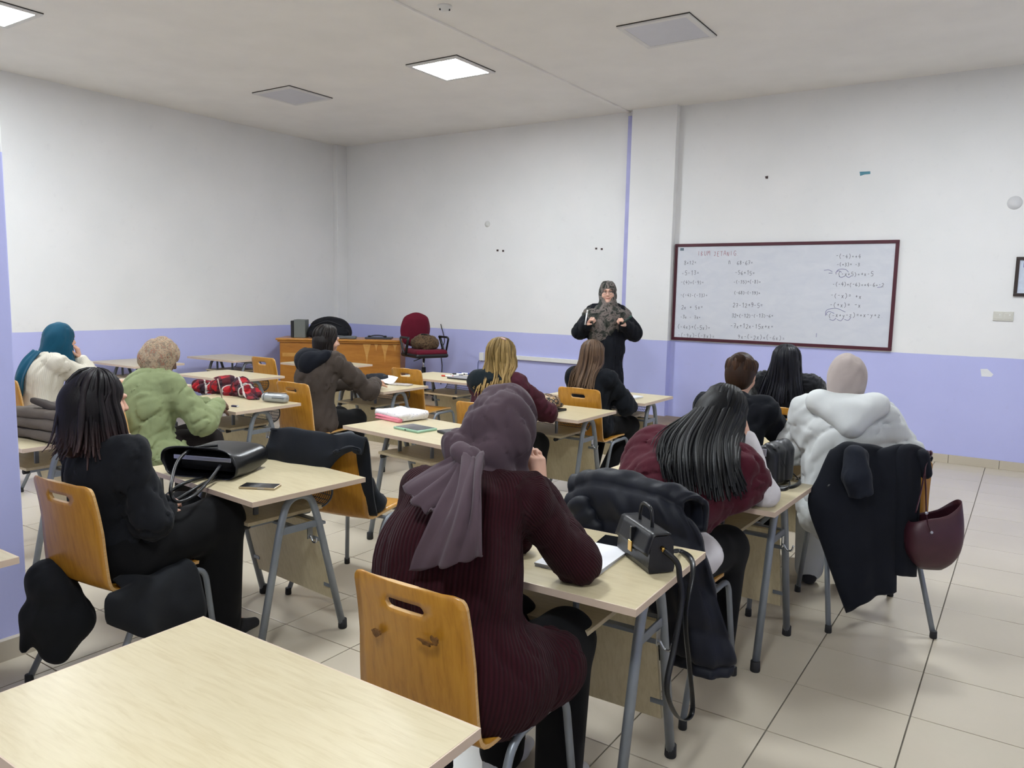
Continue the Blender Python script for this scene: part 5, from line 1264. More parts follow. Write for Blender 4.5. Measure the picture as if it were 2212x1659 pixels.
for k in range(5):
    a = 2*PI*k/5+.3; c, s = math.cos(a), math.sin(a); MB().tube([(0, 0, .11), (c*.28, s*.28, .075)], [.028, .018], 8).build('base_leg', M_BLACKPL, oc)
    MB().lathe([(.012, -.02), (.027, -.016), (.027, .016), (.012, .02)], 14, M=Matrix.Translation((c*.29, s*.29, .0285)) @ Matrix.Rotation(a+PI/2, 4, 'Z') @ Matrix.Rotation(PI/2, 4, 'Y')).build('caster', M_BLACKPL, oc)
t = empty('fur_bag', (-6.70, 7.93, .17+.665), .4); tag(t, 'brown furry bag lying on the burgundy office chair', 'bag')
S = SDF(.010); S.ell((0, 0, .075), (.19, .13, .115), None, .03).half((0, 0, .004), (0, 0, -1), .01); V, F = warped(S, folds(.010, 60, (.3, .2, 1), 7)); N = vnormals(V, F); V += N*np.random.default_rng(3).uniform(-.003, .008, len(V))[:, None]; wear(t, 'bag_body', (V, F), pattern_mat('brown_fur', ['#1d1712', '#4a3a2a', '#6a543c', '#2f281f'], 30)); MB().tube(spline([(-.1, 0, .16), (0, -.05, .2), (.1, 0, .16)], 5), .008, 6).build('strap', M_BLACKPL, t)
# black cable against the wall beside the chair
cb = MB().tube(spline([ony(952, 700, YF-.02), ony(960, 735, YF-.015), ony(952, 760, YF-.015), ony(955, 790, YF-.02), ony(952, 830, YF-.02)], 6), .006, 6).build('power_cable', M_BLACKPL); tag(cb, 'black cable hanging on the wall behind the office chair', 'cable')
t = empty('wall_socket', ony(1043, 770, YF)); tag(t, 'white cable outlet box at the end of the wall channel', 'socket'); MB().box((0, -.02, 0), (.07, .04, .11), bev=.004).build('box', M_WHITEPL, t); MB().tube(spline([(-.03, -.03, -.04), (-.05, -.04, -.09), (-.06, -.03, -.18)], 5), .005, 6).build('cable', mat('blue_cable', '#3a4a78', .5), t)
# ------------------------------------------------------------------ things on the desks
M_LEA = mat('black_leather', '#101114', .32, var=.15, vscale=30, bump=.12, bscale=120); M_GOLD = mat('gold_metal', '#c9a258', .22, metal=1); M_SILV = mat('silver_zip', '#b5b6c0', .3, metal=.7); M_GLASS = mat('dark_screen', '#17181b', .12, spec=.6)
def frame_at(name, p, rz, label, cat): t = empty(name, (p[0], p[1], p[2]), rz); tag(t, label, cat); return t
def phone(p, rz, label, case, screen=True, size=(.075, .155, .009)):
    t = frame_at('phone', p, rz, label, 'phone'); MB().box((0, 0, size[2]/2), size, bev=.0035).build('case', case, t)
    MB().box((0, 0, size[2]), (size[0]-.006, size[1]-.008, .0012)).build('screen', M_GLASS, t)
    MB().box((size[0]/2, .02, size[2]/2), (.002, .03, .003)).build('side_button', M_SILV, t); return t
p = at(562, 1053, TZ); phone((p.x, p.y, TZ), math.radians(-62), 'phone with gold rim lying on the desk with the handbag', mat('gold_case', '#b3a284', .35, metal=.4), size=(.078, .165, .010))
p = at(1315, 1178, TZ); phone((p.x, p.y, TZ), math.radians(8), 'black phone lying between the paper and the mini bag', M_BLACKPL, size=(.085, .165, .010))
# large black handbag lying on its side, mouth to the girl in black
p0 = at(450, 1022, TZ); HB = frame_at('handbag', (p0.x+.02, p0.y+.02, TZ), math.radians(20), 'large glossy black handbag lying on a desk, long handles hanging', 'handbag')
def hb(u, v):
    a = 2*PI*u; y = -.11+.30*v; e = .30; w = .185-.02*v; h = .052+.012*math.sin(PI*v)+(.016 if v < .15 else 0)*(1-v/.15)
    c, s = math.cos(a), math.sin(a); x = w*math.copysign(abs(c)**.55, c); z = h*math.copysign(abs(s)**.6, s)
    if s > 0 and v < .3: x -= .02*(1-v/.3); z += .012*(1-v/.3)
    return (x, y, max(.003, .062+z-(.012*math.sin(PI*v))))
V_, F_, rim = solidify([Vector(hb(i/40, j/14)) for j in range(15) for i in range(40)], [(j*40+(i+1) % 40, j*40+i, (j+1)*40+i, (j+1)*40+(i+1) % 40) for j in range(14) for i in range(40)], -.004)
mb = MB(); mb.add(V_, F_+rim, True); bb = mb.build('bag_shell', M_LEA, HB)
mb = MB(); mb.add([hb(i/40, 1) for i in range(40)], [tuple(range(40))], False); mb.build('bag_base', M_LEA, HB)
MB().box((.01, -.104, .092), (.30, .006, .020), bev=.003).build('zip_strip', M_SILV, HB); MB().box((.0, .0, .060), (.30, .10, .08), bev=.02).build('lining', mat('black_lining', '#060608', .9), HB)
def wl(t, w): a = t.rotation_euler[2]; d = Vector(w)-Vector(t.location); return (d.x*math.cos(a)+d.y*math.sin(a), -d.x*math.sin(a)+d.y*math.cos(a), d.z)
def onx(px, py, x): d = ray(px, py); t = x/d.x; return Vector((x, d.y*t, CH+d.z*t))
for pts in ([(470, 962, .852), (420, 968, .850), (385, 995, .835), (370, 1045, .79), (371, 1072, .745), (387, 1084, .72), (420, 1070, .732), (452, 1038, .76), (476, 1006, .80)], [(445, 1030, .735), (395, 1045, .735), (362, 1068, .70), (345, 1082, .675), (352, 1090, .67), (385, 1078, .70), (430, 1050, .735), (470, 1030, .74)]):
    MB().tube(spline([wl(HB, at(*x)) for x in pts], 7), .0075, 8).build('handle', M_LEA, HB)
# paper stack and mini satchel on the burgundy girl's desk
PS = frame_at('paper_stack', at(1262, 1207, TZ), math.radians(4), 'stack of white paper under the elbow in burgundy sleeve', 'paper')
for k in range(4): MB().box((random.uniform(-.004, .004), random.uniform(-.004, .004), .0015+.003*k), (.21, .297, .0028), rz=random.uniform(-.02, .02)).build('sheet_bundle', mat('paper_white', '#e6e6ea', .7), PS)
p = at(1392, 1212, TZ); MS = frame_at('mini_satchel', (p.x, p.y, TZ), math.radians(-40), 'small black satchel with gold lock and carrying strap', 'handbag')
prof = [(-.042, .004), (.042, .004), (.046, .02), (.038, .105), (.026, .122), (-.026, .122), (-.038, .105), (-.046, .02)]
MB().prism([(a, b) for a, b in prof], -.12, .12, Matrix.Rotation(PI/2, 4, 'Z') @ Matrix.Rotation(PI/2, 4, 'X')).build('bag_body', M_LEA, MS)
fl_ = MB(); fl_.grid(lambda u, v: (-.123+.246*u, *[(.028-.056*min(1, v*1.8), .126) if v < .55 else (-.0285-.022*((v-.55)/.45), .126-.066*((v-.55)/.45))][0]), 8, 14, .004); fl_.build('flap', mat('black_leather_flap', '#1a1b1f', .35, bump=.1, bscale=120), MS)
MB().box((0, -.054, .058), (.026, .006, .036), bev=.002).build('gold_lock', M_GOLD, MS); MB().box((0, -.046, .085), (.012, .018, .075), bev=.002).build('closure_strap', M_LEA, MS)
MB().tube(spline([(-.045, 0, .122), (-.043, 0, .165), (-.025, 0, .190), (.025, 0, .190), (.043, 0, .165), (.045, 0, .122)], 6), .006, 8).build('top_handle', M_LEA, MS)
for s in (-1, 1): MB().tube([(s*.12, 0, .085), (s*.133, 0, .080)], .007, 8).build('side_ring', M_GOLD, MS)
w_ = [wl(MS, at(1462, 1215, .775)), wl(MS, at(1468, 1246, .733))]+[wl(MS, onx(px, py, -.835)) for px, py in ((1472, 1300), (1456, 1400), (1440, 1485), (1456, 1538), (1480, 1556), (1496, 1530), (1489, 1440), (1481, 1330))]+[wl(MS, at(1497, 1222, .735)), wl(MS, at(1470, 1190, .735))]
MB().tube(spline([(.13, 0, .082)]+w_+[(.02, .075, .04), (-.13, .02, .085)], 8), 1, 6, flat=(.0095, .0025), up=(.84, -.53, 0)).build('carrying_strap', M_LEA, MS)
# upright black bag on the shawl girl's desk
p = at(1668, 1050, TZ); UB = frame_at('shoulder_bag', (p.x+.0, p.y+.035, TZ), math.radians(80), 'upright black shoulder bag with silver zip at the desk edge', 'bag')
S = SDF(.008); S.box((0, 0, .10), (.12, .052, .099), None, .035); S.cone((-.1, 0, .19), (.1, 0, .19), .02, .02, .02); wear(UB, 'bag_body', warped(S, folds(.004, 60, (0, 0, 1), 3)), mat('black_grained_leather', '#14171d', .4, bump=.15, bscale=150))
MB().box((0, 0, .207), (.20, .012, .006), bev=.002).build('zip', M_SILV, UB); MB().box((-.122, 0, .17), (.008, .02, .035), bev=.002).build('silver_clip', M_SILV, UB)
for k, pts in enumerate(([(1680, 965, .92), (1690, 1000, .84), (1715, 1025, .76), (1728, 1040, .735), (1710, 1052, .732), (1660, 1053, .732)], [(1672, 968, .92), (1686, 1010, .82), (1705, 1035, .74), (1700, 1056, .732), (1655, 1058, .732)])):
    MB().tube(spline([wl(UB, at(*x)) for x in pts], 7), 1, 6, flat=(.010, .0025), up=(0, 0, 1)).build('strap', M_LEA, UB)
# folded white blanket with pink lining, mint tablet, black tablet
p = at(862, 905, TZ); FB = frame_at('folded_blanket', (p.x, p.y+.02, TZ), math.radians(-10), 'folded white speckled cloth with pink lining on a desk', 'blanket')
n = NT('white_speckle'); v = n.coord('Object'); vo = n.n('ShaderNodeTexVoronoi', i_Scale=55.0); n.l(v, vo.inputs['Vector']); n.base(n.ramp(vo.outputs['Distance'], [(.12, lin('#9aa0b8')), (.22, lin('#e4e1e3'))])); crease(n, v, 300, .15); M_SPK = n.fin(.9)
S = SDF(.007); S.box((0, .005, .042), (.155, .125, .020), None, .019, .01).box((0, .01, .025), (.15, .118, .02), None, .019, .005); wear(FB, 'outer_layer', warped(S, folds(.004, 40, (1, .3, 0), 9)), M_SPK)
S = SDF(.006); S.box((.01, -.112, .024), (.135, .022, .009), rot3(0, .02, 0), .009, .004).box((.012, -.116, .008), (.132, .020, .0075), None, .007, .004); wear(FB, 'pink_lining', warped(S, folds(.003, 60, (1, 0, 0), 2)), cloth_mat('pink_cotton', '#d77f8c', .08))
def tablet(px, py, rz, label, case, size, tilt=0):
    p = at(px, py, TZ); t = frame_at('tablet', (p.x, p.y, TZ), rz, label, 'tablet'); MB().box((0, 0, .008), (size[0], size[1], .016), bev=.005).build('case', case, t); MB().box((0, 0, .0165), (size[0]-.022, size[1]-.022, .0012)).build('screen', mat('grey_screen', '#34353a', .15), t)
    MB().box((.0, -size[1]/2, .009), (.012, .003, .006)).build('port', M_BLACKPL, t); return t
tablet(897, 928, math.radians(-8), 'tablet in a mint green case on a desk', mat('mint_case', '#93b79d', .5), (.235, .165))
tablet(985, 938, math.radians(-22), 'black tablet half hidden by the plum headscarf', M_BLACKPL, (.22, .15))
# leopard pouch, black wallet
p = at(1172, 886, TZ); LP = frame_at('leopard_pouch', (p.x+.0, p.y+.05, TZ+.02), math.radians(-8), 'leopard print pouch on the desk behind the plum headscarf', 'pouch')
n = NT('leopard_print'); v = n.coord('Object'); vo = n.n('ShaderNodeTexVoronoi', i_Scale=34.0); n.l(v, vo.inputs['Vector']); n.base(n.ramp(vo.outputs['Distance'], [(.2, lin('#7a5a38')), (.32, lin('#a78460')), (.40, lin('#15110f')), (.62, lin('#15110f')), (.72, lin('#b59a7a'))])); crease(n, v); M_LEO = n.fin(.6)
S = SDF(.008); S.ell((0, 0, .045), (.13, .075, .055), None, .03).box((0, 0, .02), (.12, .07, .02), None, .018); wear(LP, 'pouch_body', warped(S, folds(.006, 50, (.3, .2, 1), 4)), M_LEO); MB().tube([(-.1, -.03, .085), (.1, -.03, .078)], .004, 6).build('zip', M_GOLD, LP)
t = frame_at('wallet', (p.x+.02, p.y-.0, TZ), math.radians(-8), 'flat black wallet under the leopard print pouch', 'wallet'); MB().box((0, .03, .009), (.24, .17, .018), bev=.004).build('cover', M_LEA, t); MB().box((0, -.056, .009), (.23, .004, .005)).build('zip', M_DARKST, t)
# markers and laptop on the front left desk
def marker(px, py, rz, label, c):
    p = at(px, py, TZ+.009); t = frame_at('marker', (p.x, p.y, TZ+.009), rz, label, 'marker'); MR = Matrix.Rotation(PI/2, 4, 'Y')
    MB().lathe([(.008, -.05), (.0085, -.045), (.0085, .035), (.006, .04)], 12, M=MR).build('barrel', mat('white_plastic2', '#e4e4e6', .35), t); MB().lathe([(.009, .03), (.009, .068), (.007, .072)], 12, M=MR).build('cap', mat('cap_'+c, c, .35), t); MB().lathe([(.0087, -.058), (.0087, -.046)], 12, M=MR).build('end_plug', mat('cap_'+c, c, .35), t)
marker(968, 812, math.radians(200), 'whiteboard marker with orange red cap', '#c2452f'); marker(985, 811, math.radians(40), 'whiteboard marker with black cap standing next to the red one', '#151518'); marker(992, 808, math.radians(215), 'whiteboard marker with black cap nearest the laptop', '#18181c'); marker(1003, 807, math.radians(190), 'whiteboard marker with blue cap', '#2b3a9a')
p = at(1000, 818, TZ); t = frame_at('laptop', (p.x+.04, p.y, TZ), 0, 'thin grey laptop beside the markers', 'laptop'); MB().box((0, 0, .008), (.32, .22, .013), bev=.003).build('base', mat('dark_grey_alu', '#24252a', .4), t); MB().box((0, .0, .0165), (.32, .22, .004), bev=.001).build('lid', mat('grey_alu', '#8d8b90', .4), t)
# paper, stationery on the grey-brown jacket's desk
p = at(832, 822, TZ+.03); t = frame_at('paper_sheet', (p.x, p.y, TZ), math.radians(12), 'white sheet held by the person in grey brown jacket', 'paper'); mb = MB(); mb.grid(lambda u, v: (-.10+.2*u, -.07+.14*v, .004+.055*v*v+.015*math.sin(u*3)), 8, 8, .001); mb.build('sheet', mat('paper_white', '#e6e6ea', .7), t)
p = at(866, 832, TZ); t = frame_at('pencil_pouch', (p.x, p.y, TZ), math.radians(14), 'flat see-through stationery pouch on the middle desk', 'pouch'); MB().box((0, 0, .006), (.21, .09, .011), bev=.004).build('pouch_body', mat('milky_plastic', '#b9b2ac', .3, var=.25, vscale=40), t); MB().tube([(-.1, .04, .012), (.1, .04, .012)], .002, 6).build('zip', M_SILV, t)
p = at(800, 812, TZ); t = frame_at('dark_pouch', (-5.16, 5.42, TZ), math.radians(10), 'dark quilted bag on the far side of the middle desk', 'bag'); S = SDF(.008); S.ell((0, 0, .04), (.15, .06, .045), None, .03).half((0, 0, .003), (0, 0, -1), .01); wear(t, 'bag_body', warped(S, folds(.006, 60, (.3, .2, 1), 14)), cloth_mat('charcoal_fabric', '#23242a', .2)); MB().tube([(-.12, -.02, .07), (.12, -.02, .07)], .003, 6).build('zip', M_DARKST, t)
# plaid scarf, silver pencil case, eraser, pencil
def plaid():
    n = NT('red_plaid'); v = n.coord('Object', (1, 1, 1), (0, 0, .5)); sp = n.n('ShaderNodeSeparateXYZ'); n.l(v, sp.inputs[0]); m = None; col = lin('#a5121f')
    def band(o, f, th): return n.math('GREATER_THAN', n.math('SINE', n.math('MULTIPLY', o, f)), th)
    c = n.mix(n.math('MULTIPLY', band(sp.outputs[0], 62, .35), .8), col, lin('#14131c')); c = n.mix(n.math('MULTIPLY', band(sp.outputs[1], 62, .45), .75), c, lin('#1b1a28')); c = n.mix(n.math('MULTIPLY', band(sp.outputs[2], 90, .5), .5), c, lin('#141420')); c = n.mix(band(sp.outputs[0], 31, .985), c, lin('#b9b2ad')); c = n.mix(band(sp.outputs[1], 31, .98), c, lin('#b9b2ad'))
    n.base(c); crease(n, v, 400, .2); return n.fin(.9)
p = at(480, 856, TZ); PSC = frame_at('plaid_scarf', (p.x-.06, p.y+.11, TZ), math.radians(4), 'crumpled red plaid scarf heaped on a desk', 'scarf')
S = SDF(.009)
for x, y, z, a, b, c_, rz_ in ((-.27, .0, .035, .12, .07, .05, .3), (-.12, .02, .05, .14, .08, .07, -.4), (.02, .02, .055, .13, .085, .075, .5), (.15, .0, .06, .11, .075, .085, -.3), (.26, -.02, .035, .12, .06, .05, .2)): S.ell((x, y, z), (a, b, c_), rot3(.2, rz_, rz_), .04)
S.half((0, 0, .003), (0, 0, -1), .01); V, F = warped(S, folds(.026, 62, (.5, .6, .4), 12), 1, .3); wear(PSC, 'scarf_folds', (V, F), plaid())
tail_ = cloth([[(.25, -.10, .05), (.30, -.05, .05)], [(.33, -.12, .012), (.40, -.07, .014)], [(.40, -.13, .008), (.46, -.09, .008)]], 10, 12, .004, 5, .004, 3); wear(PSC, 'scarf_end', tail_, MATS.setdefault('plaid2', plaid()))
p = at(588, 870, TZ); PC = frame_at('pencil_case', (p.x, p.y+.03, TZ), math.radians(14), 'silver grey rolled pencil case with pen on top', 'pencil case')
S = SDF(.006); S.box((0, 0, .036), (.115, .04, .033), None, .03); wear(PC, 'case_body', warped(S, folds(.002, 60, (1, 0, 0), 4)), mat('silver_nylon', '#a3a6a8', .35, metal=.2)); MB().tube([(-.075, 0, .036)]*1+[(-.074, 0, .036)], .001, 4).build('seam', M_DARKST, PC)
MB().tube([(-.08, -.041, .02), (-.08, -.043, .05), (-.08, -.02, .071), (-.08, .03, .07)], .004, 6).build('elastic_band', mat('grey_band', '#7c7f82', .6), PC); MB().tube([(-.06, -.01, .075), (.09, .02, .073)], .0045, 8).build('pen', mat('bronze_pen', '#8a7460', .3, metal=.5), PC); MB().tube([(.0, -.042, .04), (.11, -.042, .04)], .003, 6).build('zip', M_DARKST, PC)
p = at(507, 879, TZ); t = frame_at('eraser', (p.x, p.y, TZ), math.radians(12), 'small dark blue eraser on the desk with the plaid scarf', 'eraser'); MB().box((0, 0, .006), (.05, .02, .012), bev=.002).build('sleeve', mat('navy_sleeve', '#1d1f4a', .5), t); MB().box((.028, 0, .006), (.008, .018, .010), bev=.002).build('rubber', M_WHITEPL, t)
t = empty('pencil', (0, 0, 0)); w0 = P3.matrix_world if False else None
def l2w(T, p): a = T.rotation_euler[2]; return Vector((T.location.x+p[0]*math.cos(a)-p[1]*math.sin(a), T.location.y+p[0]*math.sin(a)+p[1]*math.cos(a), T.location.z+p[2]))
def pencil(T, wr, dirv, label, c, L=.16):
    b = l2w(T, wr); d = Vector(dirv).normalized(); t = frame_at('pencil', b, 0, label, 'pencil'); q = d*L
    MB().tube([(0, 0, 0), tuple(q)], .0038, 6).build('shaft', mat('pencil_'+c, c, .5), t); MB().tube([(0, 0, 0), tuple(-d*.02)], [.0038, .0008], 6).build('tip', mat('pencil_tip', '#c9b090', .6), t)
bpy.data.objects.remove(t)
pencil(P3, (.075, .53, .80), (-.15, -.1, .9), 'slim pencil held up by the person in the green shirt', '#b8a294'); 
p = at(1691, 935, .86); t = frame_at('pencil', p, 0, 'white pencil in front of the orange chair back near the bun', 'pencil'); q = at(1710, 913, .95)-p; MB().tube([(0, 0, 0), tuple(q)], .005, 6).build('shaft', mat('white_pencil', '#d9cfc4', .4), t); MB().tube([(0, 0, 0), tuple(-q*.12)], [.005, .001], 6).build('tip', mat('pencil_tip', '#c9b090', .6), t)
# folded brown coat near the pillar, notebooks
p = at(80, 955, TZ); FC = frame_at('folded_coat', (p.x-.05, p.y+.16, TZ), math.radians(5), 'folded grey brown coat piled on the desk beside the pillar', 'coat'); M_FC = cloth_mat('taupe_coat', '#5c534b', .12, .85, 280, .2)
for k, (z, a, b, h) in enumerate(((.035, .25, .17, .034), (.095, .245, .165, .032), (.15, .235, .155, .028))):
    S = SDF(.010); S.box((0, 0, z), (a, b, h), rot3(0, 0, .04*k), h*.95); wear(FC, 'folded_layer', warped(S, folds(.006, 45, (1, .2, .1), 20+k)), M_FC)
S = SDF(.009); S.box((.02, -.07, .19), (.10, .06, .018), rot3(-.3, .25, .2), .015).box((.16, -.06, .185), (.08, .06, .018), rot3(-.3, -.3, -.2), .015); wear(FC, 'collar', warped(S), cloth_mat('dark_taupe', '#3e3733', .1))
p = at(1358, 860, TZ); t = frame_at('notebook', (p.x, p.y, TZ), math.radians(-6), 'small white notebook on the desk in front of the teacher', 'notebook'); MB().box((0, 0, .007), (.16, .21, .012), bev=.002).build('pages', mat('paper_white', '#e6e6ea', .7), t); MB().box((0, 0, .0145), (.165, .215, .002)).build('cover', mat('white_cover', '#dfe2ea', .5), t)
p = at(1722, 968, TZ); t = frame_at('spiral_notebook', (p.x-.03, p.y+.06, TZ), math.radians(8), 'open spiral notebook on the desk next to the white hoodie', 'notebook'); MB().box((0, .02, .005), (.20, .26, .009), bev=.001).build('pages', mat('paper_white', '#e6e6ea', .7), t)
for k in range(12): MB().tube([(-.09+.0165*k+.007*math.cos(a)*0, -.112+.007*math.cos(a), .006+.007*math.sin(a)) for a in np.linspace(0, 2*PI, 9, endpoint=False)], .0012, 5, closed=True).build('spiral_ring', M_DARKST, t)
# marker and eraser in the teacher's hands
def held(T, p, d, name, label, cat, m1, m2, r=.008, L=.13):
    b = l2w(T, p); t = frame_at(name, b, 0, label, cat); d = Vector(d).normalized(); MB().tube([tuple(-d*L*.4), tuple(d*L*.6)], r, 10).build('barrel', m1, t); MB().tube([tuple(d*L*.6), tuple(d*L*.85)], r*1.08, 10).build('cap', m2, t)
held(P12, (.225, .235, 1.155), (.1, .1, 1), 'marker', 'white marker in the right hand of the teacher', 'marker', mat('white_plastic2', '#e4e4e6', .35), M_WHITEPL)
held(P12, (-.19, .235, 1.15), (.6, .1, .5), 'marker', 'dark green marker in the left hand of the teacher', 'marker', mat('dark_green', '#1d2f2a', .4), mat('dark_green2', '#264a40', .4), .012, .11)
# ------------------------------------------------------------------ clothes and bags on the chairs
def PXl(t, px, py, lx):
    a = t.rotation_euler[2]; d = ray(px, py); n = Vector((math.cos(a), math.sin(a), 0)); o = Vector(t.location); o.z = 0; c = Vector((0, 0, CH))
    k = ((o-c).dot(n)+lx)/d.dot(n); P = c+d*k-o
    return np.array((lx, -P.x*math.sin(a)+P.y*math.cos(a), P.z))
def hung(name, chair, label, cat):
    c = CHAIR[chair]; t = empty(name, tuple(c.location), c.rotation_euler[2]); tag(t, label, cat); return t
# black jacket over the empty chair
t = hung('black_jacket', 'C3', 'black jacket draped over the back of the empty chair', 'jacket'); M_JK = cloth_mat('black_jacket_cloth', '#171b22', .2, .75, 300, .15)
def jk(x, back, front):
    zt = .878; return [(x, -.33, zt-back), (x, -.335, zt-back*.6), (x, -.318, zt-.06), (x, -.285, zt+.012), (x, -.25, zt-.03), (x*.98, -.222, zt-.16*front), (x*.97, -.195, zt-.30*front), (x*.96, -.16, zt-.40*front)]
cols = [jk(-.33, .15, .5), jk(-.22, .21, .6), jk(-.10, .25, .7), jk(.02, .21, .8), jk(.11, .11, .95), jk(.20, .055, 1.02), jk(.25, .06, 1.03)]
wear(t, 'jacket_body', cloth([[c[i] for c in cols] for i in range(8)], 40, 40, .007, 6, .012, 5), M_JK)
S = SDF(.009); S.chain([(.12, -.20, .80), (.15, -.16, .62), (.17, -.08, .50), (.14, .0, .485)], [.045, .05, .045, .04], .03); wear(t, 'sleeve', warped(S, folds(.006, 60, (.2, .3, 1), 3)), M_JK)
# dark coat on the chair of the white hoodie
t = hung('dark_coat', 'C11', 'long dark navy coat hanging over the chair back of the white hoodie', 'coat'); M_CT = cloth_mat('navy_wool', '#14171f', .18, .9, 220, .3)
r = lambda *p: [PL(t, x, y, d) for x, y, d in p]
top_in = [V3(-.235, -.215, .78), V3(-.12, -.215, .77), V3(.0, -.215, .78), V3(.13, -.215, .80)]
wear(t, 'coat_body', cloth([top_in, [V3(-.235, -.235, .875), V3(-.12, -.24, .885), V3(.0, -.24, .885), V3(.13, -.24, .88)], r((1797, 973, -.29), (1845, 968, -.30), (1890, 972, -.30), (1930, 976, -.29)), r((1768, 1030, -.31), (1835, 1035, -.33), (1885, 1035, -.33), (1935, 1035, -.31)), r((1746, 1086, -.32), (1830, 1100, -.35), (1880, 1100, -.35), (1932, 1100, -.32)), r((1778, 1180, -.32), (1838, 1185, -.35), (1885, 1185, -.35), (1930, 1185, -.32)), r((1806, 1255, -.32), (1845, 1258, -.35), (1890, 1250, -.35), (1930, 1240, -.32)), r((1830, 1322, -.32), (1860, 1303, -.34), (1897, 1287, -.34), (1930, 1276, -.32))], 36, 56, .010, 4.2, .012, 8), M_CT)
wear(t, 'coat_front_panel', cloth([[V3(.10, -.215, .80), V3(.15, -.215, .82), V3(.185, -.215, .82)], [V3(.10, -.24, .885), V3(.15, -.24, .885), V3(.19, -.235, .875)], r((1915, 974, -.30), (1950, 976, -.30), (1990, 985, -.29)), r((1920, 1060, -.33), (1950, 1060, -.33), (1985, 1060, -.31)), r((1922, 1150, -.34), (1950, 1150, -.34), (1978, 1150, -.32)), r((1925, 1240, -.34), (1950, 1243, -.34), (1974, 1244, -.32))], 20, 40, .007, 3, .012, 2), M_CT)
S = SDF(.008); a, b, c = PL(t, 1850, 985, -.35), PL(t, 1850, 1030, -.39), PL(t, 1862, 1070, -.39); S.chain([a, b, c], [.055, .058, .055], .03); S.half(c, tuple(c-b), .008); wear(t, 'sleeve', warped(S, folds(.004, 60, (0, 0, 1), 5)), cloth_mat('navy_wool_sleeve', '#1b1f29', .18, .9, 220, .3))
S = SDF(.007); a, b = PL(t, 1992, 985, -.29), PL(t, 2000, 1022, -.30); S.cone(a, b, .032, .028); wear(t, 'cuff', S.mesh(), M_CT)
MB().lathe([(.014, 0), (.015, .003), (.004, .004)], 14, tuple(PL(t, 1793, 1052, -.345)), M=Matrix.Rotation(PI/2, 3, 'X')).build('button', M_BLACKPL, t)
# burgundy tote hanging beside it
t = hung('burgundy_tote', 'C11', 'burgundy leather tote hanging from the chair by its straps', 'bag'); M_TOTE = mat('burgundy_leather', '#43202a', .42, var=.12, vscale=14, bump=.12, bscale=140)
c = PL(t, 2014, 1165, -.36); nu = 36
def tote(u, v):
    a = 2*PI*u; ca, sa = math.cos(a), math.sin(a); w_ = .105+.018*math.sin(PI*min(1, v*1.25))-.03*max(0, v-.72)/.28; d_ = .030+.038*math.sin(PI*min(1, .15+v*.75))
    z = .135-.27*v; x = w_*math.copysign(abs(ca)**.6, ca); y = d_*math.copysign(abs(sa)**.7, sa)
    if v < .35: z += (1-v/.35)*(.055*ca-.02+.02*abs(ca)) 
    if v > .8: x *= 1-.35*((v-.8)/.2)**2; y *= 1-.5*((v-.8)/.2)**2
    return (c[0]+x, c[1]+y, c[2]+z)
V_, F_, rim = solidify([Vector(tote(i/nu, j/16)) for j in range(17) for i in range(nu)], [(j*nu+i, j*nu+(i+1) % nu, (j+1)*nu+(i+1) % nu, (j+1)*nu+i) for j in range(16) for i in range(nu)], .004)
mb = MB(); mb.add(V_, F_+rim, True); mb.add([tote(i/nu, 1) for i in range(nu)], [tuple(range(nu))[::-1]]); mb.build('bag_body', M_TOTE, t)
for k, (px, dy) in enumerate(((1978, -.395), (2001, -.40))):
    hook = V3(.155+.014*k, -.27, .888); MB().tube(spline([tuple(V3(.15+.02*k, -.22, .80)), tuple(hook+V3(0, .03, -.003)), tuple(hook), tuple(PL(t, 1999, 1010, -.325-.004*k)), tuple(PL(t, (1990, 2000)[k], 1060, dy+.04)), tuple(PL(t, px, 1108, dy))], 7), 1, 6, flat=(.011, .0022), up=(1, 0, 0)).build('strap', M_TOTE, t)
MB().tube(spline([tuple(PL(t, 2001, 1105, -.432)), tuple(PL(t, 2004, 1130, -.437)), tuple(PL(t, 2010, 1148, -.437))], 5), 1, 6, flat=(.007, .002), up=(1, 0, 0)).build('tab', M_TOTE, t)
for px, py in ((2001, 1108), (2012, 1150)): MB().lathe([(.007, 0), (.007, .004), (.002, .005)], 10, tuple(PL(t, px, py, -.44)), M=Matrix.Rotation(PI/2, 3, 'X')).build('silver_stud', M_SILV, t)
# navy puffer over the chair of the shawl girl
t = hung('puffer_jacket', 'C12', 'navy quilted puffer jacket hung over the chair in front of the satchel', 'jacket'); M_PUF = cloth_mat('navy_puffer', '#12151f', .2, .55, 120, .1, .05)
r = lambda *p: [PL(t, x, y, d) for x, y, d in p]
R_ = [[V3(-.27, -.20, .72), V3(-.12, -.20, .70), V3(.05, -.20, .70), V3(.18, -.20, .72), V3(.27, -.20, .74)], [V3(-.28, -.225, .86), V3(-.12, -.235, .885), V3(.05, -.235, .885), V3(.18, -.23, .88), V3(.27, -.22, .86)],
      r((1232, 1058, -.30), (1272, 1036, -.31), (1345, 1047, -.32), (1420, 1066, -.31), (1475, 1092, -.29)), r((1224, 1100, -.32), (1300, 1105, -.34), (1375, 1120, -.34), (1450, 1138, -.33), (1510, 1160, -.29)), r((1250, 1160, -.32), (1330, 1185, -.34), (1400, 1205, -.34), (1470, 1228, -.33), (1538, 1255, -.28)), r((1310, 1250, -.31), (1380, 1285, -.33), (1440, 1305, -.33), (1505, 1325, -.32), (1566, 1355, -.26)), r((1375, 1355, -.30), (1430, 1385, -.32), (1480, 1400, -.32), (1530, 1420, -.31), (1588, 1420, -.25)), r((1395, 1405, -.30), (1440, 1425, -.31), (1490, 1440, -.31), (1535, 1458, -.30), (1580, 1452, -.25))]
